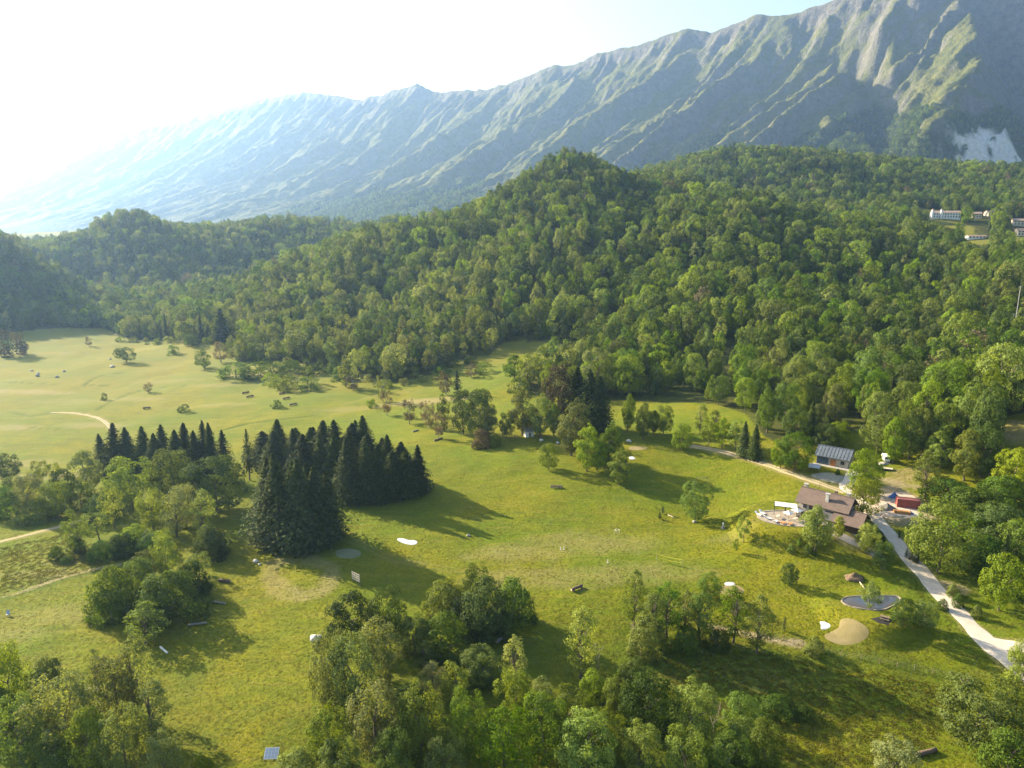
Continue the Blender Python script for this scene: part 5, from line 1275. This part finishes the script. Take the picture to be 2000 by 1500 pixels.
wl_ = empty('low_wall', (tx, ty, 0), 0, 'low stone wall bounding the front of the terrace', 'wall')
for i in range(12, 26):
    a, b_ = tc_[i % len(tc_)], tc_[(i + 1) % len(tc_)]
    d = b_ - a; L = np.linalg.norm(d)
    if L > 0.2: MB().box(((a[0] + b_[0]) / 2 - tx, (a[1] + b_[1]) / 2 - ty, 9.16), (L * 0.96, 0.35, 0.30), math.atan2(d[1], d[0])).build('coping_stone', GREYST, wl_)
# barn
bn = empty('barn', BARN, R(-38), 'small stone barn with blue grey sheet roof and orange door', 'barn')
gable_walls(-5, 5, -3.6, 3.6, -1.0, 3.1, 5.4).build('wall', STONE, bn); br_ = gable_roof(-5, 5, -3.6, 3.6, 3.1, 5.4, 0.6, 0.14).build('roof', METAL_ROOF, bn)
for i in range(11): 
    x = -5.4 + i * 1.08; MB().slab((x, -4.15, 3.10), (x + .09, -4.15, 3.10), (x + .09, -0.2, 5.62), (x, -0.2, 5.62), .05).build('roof_seam', METAL_ROOF, br_)
MB().box((-3.0, -3.66, 1.3), (3.6, .12, 2.6)).build('glazed_front', simple('blue_glass', (0.05, 0.08, 0.12), 0.15, spec=0.5), bn)
d3 = MB().box((0.3, -3.66, 1.15), (1.7, .14, 2.3)).build('door', simple('orange_wood', (0.42, 0.17, 0.06), 0.7), bn); MB().box((0.9, -3.76, 1.1), (.06, .06, .3)).build('handle', STEEL, d3)
window(bn, (3.2, -3.65, 1.7), 1.0, 1.0, ('y', -1)); window(bn, (5.05, 0.5, 1.8), 1.0, 1.0, ('x', 1))
MB().box((0, -4.7, -0.35), (11.5, 1.9, 0.9)).build('plinth', GREYST, bn)
p = W(1590, 919); sh = empty('lean_shed', p, R(-30), 'low open shed with pale sloping roof left of the barn', 'shed')
for a in (-1.4, 1.4):
    for c_, z_ in ((-.9, 1.3), (.9, 1.8)): MB().box((a, c_, z_ / 2), (.14, .14, z_)).build('post', WOOD, sh)
MB().slab((-1.8, -1.2, 1.25), (1.8, -1.2, 1.25), (1.8, 1.2, 1.95), (-1.8, 1.2, 1.95), .08).build('roof', STEEL, sh)
gp = W(1622, 936); sheet('gravel_plot', smooth_closed(WL([(1582,926),(1610,922),(1645,928),(1650,934),(1640,945),(1610,940),(1585,932)]), 3), gravel('grey_gravel', (0.22, 0.21, 0.16), (0.33, 0.31, 0.25)), 'grey gravel plot below the barn', lift=0.22)
# hut under the trees
p = W(1033, 852); hu = empty('white_hut', p, R(15), 'small white hut under the trees at the top of the lawn', 'hut')
gable_walls(-1.7, 1.7, -1.4, 1.4, -.3, 2.3, 3.2).build('wall', WHITE, hu); gable_roof(-1.7, 1.7, -1.4, 1.4, 2.3, 3.2, .3, .1).build('roof', STEEL, hu); MB().box((0, -1.43, 1), (.9, .08, 1.9)).build('door', WOOD, hu)
# the yard
ct = empty('shipping_container', (CONT[0], CONT[1], CONT[2]), R(-18), 'rust red shipping container at the edge of the gravel yard', 'container')
b = MB(); b.box((0, 0, 1.3), (5.9, 2.3, 2.45)); b.build('body', RED, ct)
for i in range(15):
    for s_ in (-1, 1): MB().box((-2.75 + i * .393, s_ * 1.17, 1.3), (.2, .06, 2.3)).build('side_rib', RED, ct)
for a in (-2.95, 2.95):
    for c_ in (-1.17, 1.17): MB().box((a, c_, 1.3), (.16, .16, 2.6)).build('corner_post', RED, ct)
for s_ in (-1, 1): MB().box((2.98, s_ * .56, 1.3), (.06, 1.05, 2.3)).build('door', RED, ct)
MB().box((0, 0, 2.56), (5.7, 2.1, .08)).build('roof', simple('faded_red', (0.36, 0.13, 0.115), 0.5), ct)
p = W(1762, 1003); tm = empty('timber_stack', p, R(-18), 'stack of orange boards in front of the red container', 'timber')
OW = simple('orange_board', (0.50, 0.24, 0.08), 0.8, scale=2)
for k_ in range(4):
    for j in range(4): MB().box((random.uniform(-.15, .15), -.5 + j * .33, .12 + k_ * .2), (4.2, .3, .17)).build('board', OW, tm)
def heap(name, p, rx, ry, hz_, mat, label, cat, seed, rough=0.25, pow_=1.0):
    n_, m_ = 28, 10; X = np.zeros((n_, m_)); Y = X.copy(); Z = X.copy()
    for i in range(n_):
        a = 2 * math.pi * i / n_
        for j in range(m_):
            f = j / (m_ - 1); k_ = 1 + rough * vnoise(np.array([math.cos(a) * 1.7 + 5 + f]), np.array([math.sin(a) * 1.7 + 3]), seed)[0]
            X[i, j] = math.cos(a) * rx * f * k_; Y[i, j] = math.sin(a) * ry * f * k_; Z[i, j] = hz_ * (1 - f ** pow_) + rough * hz_ * .5 * vnoise(np.array([X[i, j] * 1.3]), np.array([Y[i, j] * 1.3]), seed + 1)[0] * (1 - f) - (0.3 if f > .99 else 0)
    me = grid_mesh(name, X, Y, Z, closed_u=True); o = link(name, me, mat, kind='thing', label=label, cat=cat); o.location = tuple(map(float, p)); return o
heap('gravel_heap', W(1732, 993), 2.9, 2.2, 1.7, simple('dark_gravel', (0.17, 0.16, 0.15), .95, scale=2, bump=.1), 'dark grey gravel heap in the middle of the yard', 'heap', 3)
heap('sand_heap', W(1722, 975), 3.2, 1.8, 0.9, simple('sand', (0.46, 0.36, 0.24), .95, scale=2, bump=.08), 'low tan sand heap behind the grey gravel heap', 'heap', 5)
heap('tarp_pile', W(1746, 972), 1.7, 1.3, 2.2, BLUE, 'blue tarpaulin over a pointed pile beside the container', 'tarp', 7, .3, .75)
heap('tarp_pile', W(1777, 1003), 1.1, .9, .8, BLUE, 'small blue tarpaulin heap at the right front of the container', 'tarp', 9, .35, .9)
heap('rubble_heap', W(1793, 1006), 1.4, 1.0, .6, GREYST, 'pale rubble heap at the right edge of the yard', 'heap', 11, .4)
heap('brush_pile', W(1668, 1128), 2.8, 1.5, 1.2, simple('brushwood', (0.20, 0.14, 0.09), .95, scale=4, bump=.2, var=.6), 'pile of cut brushwood on the lawn above the pond', 'brush pile', 13, .55)
heap('rubble_heap', W(1728, 905), 2.4, 1.2, .7, GREYST, 'grey rubble heap in front of the white van', 'heap', 15, .4)
# white van
p = W(1729, 899); vn = empty('white_van', p, R(75), 'white van parked on the grass below the rear wood', 'van')
b = MB(); b.prism_x([(-.85, .35), (.85, .35), (.85, 1.55), (.75, 2.05), (-.75, 2.05), (-.85, 1.55)], -2.3, 1.3); b.prism_x([(-.85, .35), (.85, .35), (.85, 1.15), (-.85, 1.15)], 1.3, 2.3)
b.add([(1.3, -.85, 1.15), (2.0, -.85, 1.15), (1.3, -.76, 2.0), (1.3, .85, 1.15), (2.0, .85, 1.15), (1.3, .76, 2.0)], [(0, 1, 2), (5, 4, 3), (1, 4, 5, 2)]); b.build('body', WHITE, vn)
MB().add([(1.98, -.7, 1.2), (1.98, .7, 1.2), (1.38, .64, 1.92), (1.38, -.64, 1.92)], [(0, 1, 2, 3)]).build('windscreen', GLASS, vn).location = (.03, 0, .03)
MB().box((-2.32, 0, 1.45), (.05, 1.2, .55)).build('rear_window', GLASS, vn)
for s_ in (-1, 1):
    MB().box((.6, s_ * .86, 1.5), (.9, .04, .5)).build('side_window', GLASS, vn); MB().box((2.31, s_ * .6, .8), (.05, .3, .2)).build('headlight', STEEL, vn)
    for x in (-1.5, 1.5):
        w_ = MB().bar((x, s_ * .72, .34), (x, s_ * .92, .34), .34, n=14).build('wheel', RUBBER, vn); MB().bar((x, s_ * .90, .34), (x, s_ * .94, .34), .18, n=10).build('rim', STEEL, w_)
p = W(1732, 918); tr = empty('flat_trailer', p, R(-25), 'low pale flatbed trailer on the grass behind the yard', 'trailer')
MB().box((0, 0, .6), (3.4, 1.5, .14)).build('bed', WOOD_PALE, tr); MB().bar((1.7, 0, .5), (2.9, 0, .45), .05).build('drawbar', STEEL, tr)
for s_ in (-1, 1): MB().bar((-.3, s_ * .78, .3), (-.3, s_ * .95, .3), .3, n=12).build('wheel', RUBBER, tr)
# ------------------------------------------------------------------ village on the hill
def village_house(px, py, rz, L, D, H, RH_, label, wall=WHITE, towers=False, nwin=6, rows=2):
    p = W(px, py); r_ = empty('village_house', p, R(rz), label, 'house', 'houses of the hill village')
    gable_walls(-L / 2, L / 2, -D / 2, D / 2, -3, H, H + RH_).build('wall', wall, r_); gable_roof(-L / 2, L / 2, -D / 2, D / 2, H, H + RH_, .7).build('roof', VT, r_)
    for j in range(rows):
        for i in range(nwin): window(r_, (-L / 2 + L * (i + .5) / nwin, -D / 2 - .05, 1.6 + j * 2.8), 1.1, 1.4, ('y', -1))
    if towers:
        for x in (-L / 2 - 1.2, -L / 2 + 8.5): 
            t_ = MB().box((x, -D / 2 - 1.0, H / 2), (2.2, 2.2, H + 6)).build('tower', wall, r_); MB().box((x, -D / 2 - 1.0, H / 2 + H / 2 + 3.8), (2.5, 2.5, 1.6), 0, 0.05).build('tower_roof', VT, t_)
VT = simple('village_roof', (0.34, 0.25, 0.20), .9, scale=.6); CREAM = simple('cream_render', (0.66, 0.58, 0.47), .8, var=.12)
village_house(1845, 426, -8, 30, 10, 6.2, 2.2, 'long white village house with two slim towers on the hill', towers=True, nwin=10)
village_house(1906, 426, -15, 9, 8, 5, 2.2, 'small cream house right of the long white house', CREAM, nwin=3)
village_house(1935, 422, 5, 13, 8, 4.5, 2.2, 'low cream house half hidden in trees on the hill', CREAM, nwin=4)
village_house(1992, 440, -10, 18, 10, 5, 2.4, 'cream house at the right edge, upper of two', CREAM, nwin=5)
village_house(1996, 460, -12, 12, 9, 5, 2.2, 'cream house at the right edge, lower of two', CREAM, nwin=4)
village_house(1905, 466, 0, 18, 6, 2.4, 1.0, 'long low shed below the village meadow', nwin=5, rows=1)
def mast(px, py, pyt, r_, label):
    p = W(px, py); hh = height_for(p, pyt); m_ = empty('power_mast', p, 0, label, 'mast', 'masts in the forest')
    MB().bar((0, 0, -.5), (0, 0, hh), r_, r_ * .5, 6).build('pole', STEEL, m_); MB().box((0, 0, hh - .8), (2.6, .15, .15)).build('cross_arm', STEEL, m_)
mast(1941, 490, 455, .25, 'thin grey mast below the village houses'); mast(1979, 655, 558, .25, 'tall thin mast rising from the forest at the right edge'); mast(1975, 650, 612, .15, 'short thin mast beside the tall mast at the right edge')
# ------------------------------------------------------------------ small things on the grass
LOGM = simple('log_bark', (0.14, 0.10, 0.075), .95, scale=4, bump=.05); LOGG = simple('grey_log', (0.26, 0.24, 0.22), .95, scale=4, bump=.05); CUT = simple('cut_wood', (0.55, 0.45, 0.32), .9)
def log_at(a, b, r_, label, mat=LOGM, lift=1.0, name='fallen_log'):
    p, q = W(*a), W(*b); c = (p + q) / 2; L = np.hypot(*(q - p)[:2]); rz = math.atan2(q[1] - p[1], q[0] - p[0])
    e = empty(name, (c[0], c[1], float(smooth_h([c[0]], [c[1]])[0])), rz, label, 'log', 'logs on the grass'); z = r_ * lift
    dz = (q[2] - p[2]) / 2
    MB().tube([(-L / 2, 0, z - dz), (-L / 6, .05, z * 1.03 - dz / 3), (L / 6, -.03, z + dz / 3), (L / 2, 0, z * .98 + dz)], [r_ * 1.05, r_, r_ * .97, r_ * .9], 10).build('bark', mat, e, True)
    for s_ in (-1, 1): MB().bar((s_ * L / 2, 0, z + s_ * dz), (s_ * (L / 2 + .02), 0, z + s_ * dz), r_ * .82, n=10).build('cut_end', CUT, e)
    if lift > 1.4:
        for s_ in (-.35, .35): MB().box((s_ * L, 0, z * .35 + dz * s_ * 2), (.35, r_ * 2.6, max(z * .9, .3))).build('support', WOOD, e)
    return e
log_at((1116,1156), (1137,1147), .38, 'dark thick log on the lawn below the net', lift=1.5); log_at((970,1258), (984,1247), .45, 'grey white log beside the middle bush clump', LOGG, 1.2)
log_at((367,1223), (404,1218), .26, 'long grey log in the shadow right of the big bush clump', LOGG); log_at((412,1177), (440,1180), .28, 'grey log at the edge of the bush clump shadow', LOGG)
log_at((428,1136), (450,1138), .4, 'dark log right above the bush clump shadow', LOGM); log_at((1789,1478), (1828,1467), .42, 'dark fallen log at the bottom right', LOGM)
log_at((848,862), (864,857), .35, 'dark trough like log under a leafless tree', LOGM); log_at((806,844), (817,841), .3, 'small pale log on the dry meadow', LOGG)
log_at((1305,1007), (1317,1012), .18, 'short pale log beside the two tiny conifers', CUT); log_at((1675,1133), (1690,1150), .16, 'pale pole lying below the brush pile', CUT)
for (a, b, lab) in (((473,770), (486,767), 'dark timber jump in the far meadow, upper left of five'), ((481,777), (495,774), 'dark timber jump in the far meadow, second on the left'), ((545,771), (557,768), 'pale topped timber jump nearest the scrub island'),
                    ((552,781), (566,778), 'dark timber jump in the far meadow, upper right'), ((565,793), (580,790), 'dark timber jump in the far meadow, lowest right'), ((279,799), (294,798), 'dark timber jump alone in the left meadow')):
    log_at(a, b, .42, lab, LOGM, 1.6, 'timber_jump')
# a broad rail jump on the lawn
p = W(1087, 953); j_ = empty('rail_jump', p, R(-2), 'brown wooden rail jump in the middle of the lawn', 'jump')
for z_ in (.25, .55, .85): MB().box((0, 0, z_), (4.0, .22, .2)).build('rail', WOOD, j_)
for x in (-1.9, -.6, .6, 1.9): MB().box((x, .15, .5), (.16, .16, 1.05)).build('post', WOOD, j_)
# slatted board
p = W(696, 1140); s_ = empty('slatted_board', p, R(-40), 'wooden board of four slats on two posts by the dirt ring', 'board')
for x in (-1.5, 1.5): MB().box((x, 0, 1.5), (.14, .14, 3.2)).build('post', WOOD, s_)
for i in range(4): MB().box((0, -.1, 1.15 + i * .58), (3.2, .06, .34)).build('slat', WOOD_PALE, s_)
# net on its court
p, q = W(1282, 1096), W(1332, 1106); c = (p + q) / 2; L = np.hypot(*(q - p)[:2]); nt_ = empty('volleyball_net', (c[0], c[1], float(smooth_h([c[0]], [c[1]])[0])), math.atan2(q[1] - p[1], q[0] - p[0]), 'yellow edged ball net stretched between two posts on the lawn', 'net')
YEL = simple('yellow_tape', (0.55, 0.50, 0.06), .7)
for s2 in (-1, 1): MB().bar((s2 * L / 2, 0, -.2), (s2 * L / 2, 0, 2.0), .05).build('post', WOOD_PALE, nt_)
for z_ in (1.0, 1.9):
    MB().tube([(-L / 2, 0, z_), (-L / 4, 0, z_ - .12), (0, 0, z_ - .16), (L / 4, 0, z_ - .12), (L / 2, 0, z_)], [.075] * 5, 5).build('tape', YEL, nt_)
b = MB()
for i in range(1, 24): x = -L / 2 + L * i / 24; sag = .16 * (1 - (2 * x / L) ** 2); b.bar((x, 0, 1.0 - sag), (x, 0, 1.9 - sag), .008, n=4)
b.build('mesh', DARKM, nt_)
# small goal frame, stone marker, baskets, boards
p = W(1372, 945); g_ = empty('goal_frame', p, R(-10), 'thin metal goal frame on the shaded lawn', 'goal')
for x in (-1.8, 1.8): MB().bar((x, 0, 0), (x, 0, 2.1), .05).build('post', STEEL, g_)
MB().bar((-1.8, 0, 2.1), (1.8, 0, 2.1), .05).build('crossbar', STEEL, g_)
p = W(1412, 1032); k_ = empty('stone_sculpture', p, .4, 'grey stone sculpture with a white top on the lawn', 'sculpture')
MB().box((0, 0, .5), (1.0, .8, 1.0), .3, .45).build('base', GREYST, k_); MB().tube([(0, 0, .9), (.1, .05, 1.4), (0, 0, 1.9)], [.2, .24, .08], 8).build('figure', WHITE, k_, True)
for (a, b, lab) in ((1205, 1043, 'small wire basket goal on the middle lawn'), (1187, 1099, 'small white marker post near the ball net'), (1098, 1074, 'pair of small white stakes on the lawn')):
    p = W(a, b); e = empty('basket_goal' if a == 1205 else 'marker_post', p, 0, lab, 'marker')
    if a == 1205:
        for i in range(4): an = i * math.pi / 2; MB().bar((.7 * math.cos(an), .7 * math.sin(an), 0), (.7 * math.cos(an), .7 * math.sin(an), 1.3), .04).build('upright', WOOD_PALE, e)
        MB().tube([(.7 * math.cos(i * .7854), .7 * math.sin(i * .7854), 1.3) for i in range(9)], [.04] * 9, 5).build('hoop', WHITE, e)
    else:
        for x in ((0,) if a == 1187 else (-.4, .5)): MB().bar((x, 0, 0), (x, 0, 1.0), .09, .07).build('stake', WHITE, e); MB().box((x, 0, .02), (.5, .5, .06)).build('foot', GREYST, e)
p = W(531, 1478); e = empty('grid_panel', p, R(4), 'pale blue gridded panel tilted in the grass at the bottom edge', 'panel')
PB = simple('pale_blue_panel', (0.40, 0.44, 0.50), .35, var=.1, spec=.5)
for i in range(4):
    for j in range(3):
        x = -.84 + i * .56; f0, f1 = j / 3 + .012, (j + 1) / 3 - .012; A = lambda xx, f: (xx, -.75 + 1.5 * f, .25 + .95 * f)
        MB().slab(A(x - .25, f0), A(x + .25, f0), A(x + .25, f1), A(x - .25, f1), .03).build('cell', PB, e)
MB().slab((-1.2, -.8, .20), (1.2, -.8, .20), (1.2, .8, 1.22), (-1.2, .8, 1.22), .02).build('frame', WHITE, e)
for x in (-1.1, 1.1): MB().bar((x, .7, -.1), (x, .7, 1.12), .04).build('leg', STEEL, e)
for x in (-1.1, 1.1): MB().bar((x, -.7, -.1), (x, -.7, .22), .04).build('front_leg', STEEL, e)
p = W(16, 1203); e = empty('lawn_chair', p, R(30), 'blue grey chair alone on the grass at the left edge', 'chair')
MB().box((0, 0, .45), (.7, .7, .08)).build('seat', PB, e); MB().slab((-.35, .35, .45), (.35, .35, .45), (.35, .6, 1.3), (-.35, .6, 1.3), .06).build('backrest', PB, e)
for x in (-.3, .3):
    for y in (-.3, .3): MB().bar((x, y, 0), (x, y, .42), .04).build('leg', STEEL, e)
a, b = W(313, 1264), W(327, 1276); c = (a + b) / 2; MB().box((0, 0, .12), (float(np.hypot(*(b - a)[:2])), .35, .18), math.atan2(b[1] - a[1], b[0] - a[0])).build('white_beam', WHITE, kind='thing', label='white wooden beam lying beside the leaning tree', cat='beam').location = tuple(c)
# picnic table on its dark mat
p = W(1728, 1210); e = empty('picnic_table', p, R(-35), 'grey wooden picnic table beside the pond', 'picnic table')
for i in range(4): MB().box((0, -.33 + i * .22, .75), (1.9, .19, .05)).build('table_plank', WOOD, e)
for y in (-.8, .8): MB().box((0, y, .45), (1.9, .28, .05)).build('bench_plank', WOOD, e)
for x in (-.7, .7): MB().box((x, 0, .42), (.09, 1.7, .09)).build('crossbeam', WOOD, e); MB().box((x, -.4, .37), (.09, .09, .72)).build('leg', WOOD, e); MB().box((x, .4, .37), (.09, .09, .72)).build('leg', WOOD, e)
sheet('ground_mat', WL([(1700,1208),(1722,1204),(1745,1211),(1736,1222),(1716,1217)]), RUBBER, 'black mat under the picnic table by the pond', lift=.07, kind='thing', cat='mat')
# wire fence with a stile
fe = empty('wire_fence', (FENCE[0][0], FENCE[0][1], FENCE[0][2]), 0, 'wire fence on wooden posts along the lower edge of the lawn', 'fence')
o_ = FENCE[0]
for p in FENCE: MB().bar(p - o_ + [0, 0, -.3], p - o_ + [0, 0, 1.35], .07, .06).build('post', WOOD, fe)
for z_ in (.4, .8, 1.2): MB().tube([tuple(p - o_ + [0, 0, z_]) for p in FENCE], [.012] * len(FENCE), 4).build('wire', STEEL, fe)
p = W(1884, 1334); e = empty('wooden_stile', p, R(-20), 'small wooden stile at the right end of the wire fence', 'stile')
for x in (-.7, .7): MB().box((x, 0, .9), (.14, .14, 1.9)).build('post', WOOD, e)
for y, z_ in ((-.4, .3), (.0, .6)): MB().box((0, y, z_), (1.4, .35, .1)).build('step', WOOD, e)
LF = WL([(10,1165),(45,1152),(80,1141),(115,1128),(150,1119),(190,1110)]); o_ = LF[0]
fe = empty('ditch_fence', tuple(o_), 0, 'thin post fence along the earth bank on the left', 'fence')
for p in LF: MB().bar(p - o_ + [0, 0, -.3], p - o_ + [0, 0, 1.1], .05).build('post', WOOD, fe)
MB().tube([tuple(p - o_ + [0, 0, .8]) for p in LF], [.012] * len(LF), 4).build('wire', STEEL, fe)
# stones
def rock(px, py, s_, label, mat=GREYST, grp='stones in the meadow'):
    p = W(px, py); n_, m_ = 12, 7; X = np.zeros((n_, m_)); Y = X.copy(); Z = X.copy()
    for i in range(n_):
        for j in range(m_):
            a = 2 * math.pi * i / n_; t = math.pi * j / (m_ - 1); k2 = s_ * (1 + .35 * vnoise(np.array([px + math.cos(a) * math.sin(t) * 1.4]), np.array([py + math.sin(a) + math.cos(t)]), 5)[0])
            X[i, j] = k2 * math.cos(a) * math.sin(t) * 1.25; Y[i, j] = k2 * math.sin(a) * math.sin(t); Z[i, j] = k2 * .75 * math.cos(t) + s_ * .35
    me = grid_mesh('stone', X, Y, Z, closed_u=True); o = link('stone', me, mat, kind='thing', label=label, cat='stone', group=grp); o.location = tuple(p)
LIME = simple('limestone', (0.58, 0.55, 0.50), .9, scale=2, bump=.05)
for a, b, s2, lab in ((500,1097,.7,'white stone right of the dark solitary bush'),(507,1103,.4,'smaller white stone right of the dark solitary bush'),(617,1250,1.2,'pale boulder at the left rim of the central thicket'),(183,1350,.9,'white boulder gleaming inside the lower left copse'),
    (1357,1020,.6,'grey stone at the foot of the lone round tree'),(215,702,.9,'pale stone left of the round far tree'),(219,717,1.1,'pale stone below the round far tree'),(62,725,.9,'pale stone, uppermost in the far left meadow'),(75,730,1.0,'pale stone in the far left meadow group'),(73,735,1.1,'dark stone in the far left meadow group'),
    (111,737,1.0,'dark stone right of the far left group'),(125,726,1.0,'brown stone farthest right of the far left group'),(915,1047,.5,'small grey stone on the open lawn beyond the bunker'),(1058,861,.8,'grey stone right of the white hut'),(1090,866,.7,'second grey stone right of the white hut'),(1229,863,.8,'white stone above the small sandy green')):
    rock(a, b, s2, lab, LIME if ('white' in lab or 'pale' in lab) else GREYST)

# ------------------------------------------------------------------ tufts of grass
gk = bpy.data.collections.new('grass_kinds')
for q in range(4):
    rg = np.random.default_rng(900 + q); n_ = 16; a = rg.uniform(0, 6.28, n_); r_ = rg.uniform(0, .55, n_)
    P = np.stack([r_ * np.cos(a), r_ * np.sin(a), rg.uniform(.03, .13, n_)], -1); Nn = np.stack([rg.normal(0, .5, n_), rg.normal(0, .5, n_), rg.uniform(.6, 1.2, n_)], -1)
    me = leaves_mesh('tuft_%d' % q, P, Nn, rg.uniform(.2, .42, n_), rg.uniform(.10, .2, n_), rg); me.materials.append(leaf_mat('grass_%d' % q, [(0.125, 0.155, 0.006), (0.165, 0.165, 0.009), (0.115, 0.145, 0.006), (0.18, 0.17, 0.02)][q], .5))
    gk.objects.link(bpy.data.objects.new('tuft_%d' % q, me))
NT_ = 170000
rr_ = 75 + (290 - 75) * rng.uniform(size=NT_) ** 0.95; aa_ = R(1) * rng.uniform(-42, 42, NT_)
tx_, ty_ = rr_ * np.sin(aa_), rr_ * np.cos(aa_)
ROUGH = [WL([(1250,1270),(1480,1272),(1890,1345),(1800,1480),(1560,1500),(1320,1340)]), WL([(0,1070),(130,1040),(240,1095),(0,1160)]), WL([(-60,870),(200,850),(220,960),(-60,960)])]
rgh = in_poly(tx_, ty_, ROUGH[0]) | in_poly(tx_, ty_, ROUGH[1]) | in_poly(tx_, ty_, ROUGH[2])
cl = fbm(tx_ / 7, ty_ / 7, 301, 3)
kp = ~in_poly(tx_, ty_, FPOLY)
for L_, w_ in FLAT: kp &= seg_dist(tx_, ty_, L_) > w_ * .62
for g_ in GW.values(): kp &= ~in_poly(tx_, ty_, g_)
for (cx, cy_, r0, r1, pz) in PADS: kp &= np.hypot(tx_ - cx, ty_ - cy_) > r0
tx_, ty_, cl, rgh = tx_[kp], ty_[kp], cl[kp], rgh[kp]; tz_ = smooth_h(tx_, ty_) + micro(tx_, ty_)
sc_ = rng.uniform(.5, .95, len(tx_)) * np.where(rgh, 1.5, .8); ix_ = np.where(rng.uniform(size=len(tx_)) < .25, rng.integers(0, 4, len(tx_)), rng.integers(0, 2, len(tx_)))
scatter('grass', np.stack([tx_, ty_, tz_ - .03], -1), np.stack([sc_, sc_, sc_ * .6], -1), rng.uniform(0, 6.28, len(tx_)), ix_, gk, 'tufts of longer meadow grass')

# ------------------------------------------------------------------ the air
b = MB(); b.box((-1500, 3600, 660), (14000, 13000, 1500))
hz = b.build('haze', None, kind='stuff', label='thin bluish evening haze filling the valley')
m, nt, out = new_mat('haze_air'); T = NT(nt)
pv = T.n('ShaderNodeVolumePrincipled'); pv.inputs['Color'].default_value = (0.34, 0.57, 1.0, 1)
pv.inputs['Density'].default_value = 0.8e-4; pv.inputs['Anisotropy'].default_value = 0.46
T.l(pv.outputs[0], out.inputs['Volume'])
hz.data.materials.clear(); hz.data.materials.append(m)
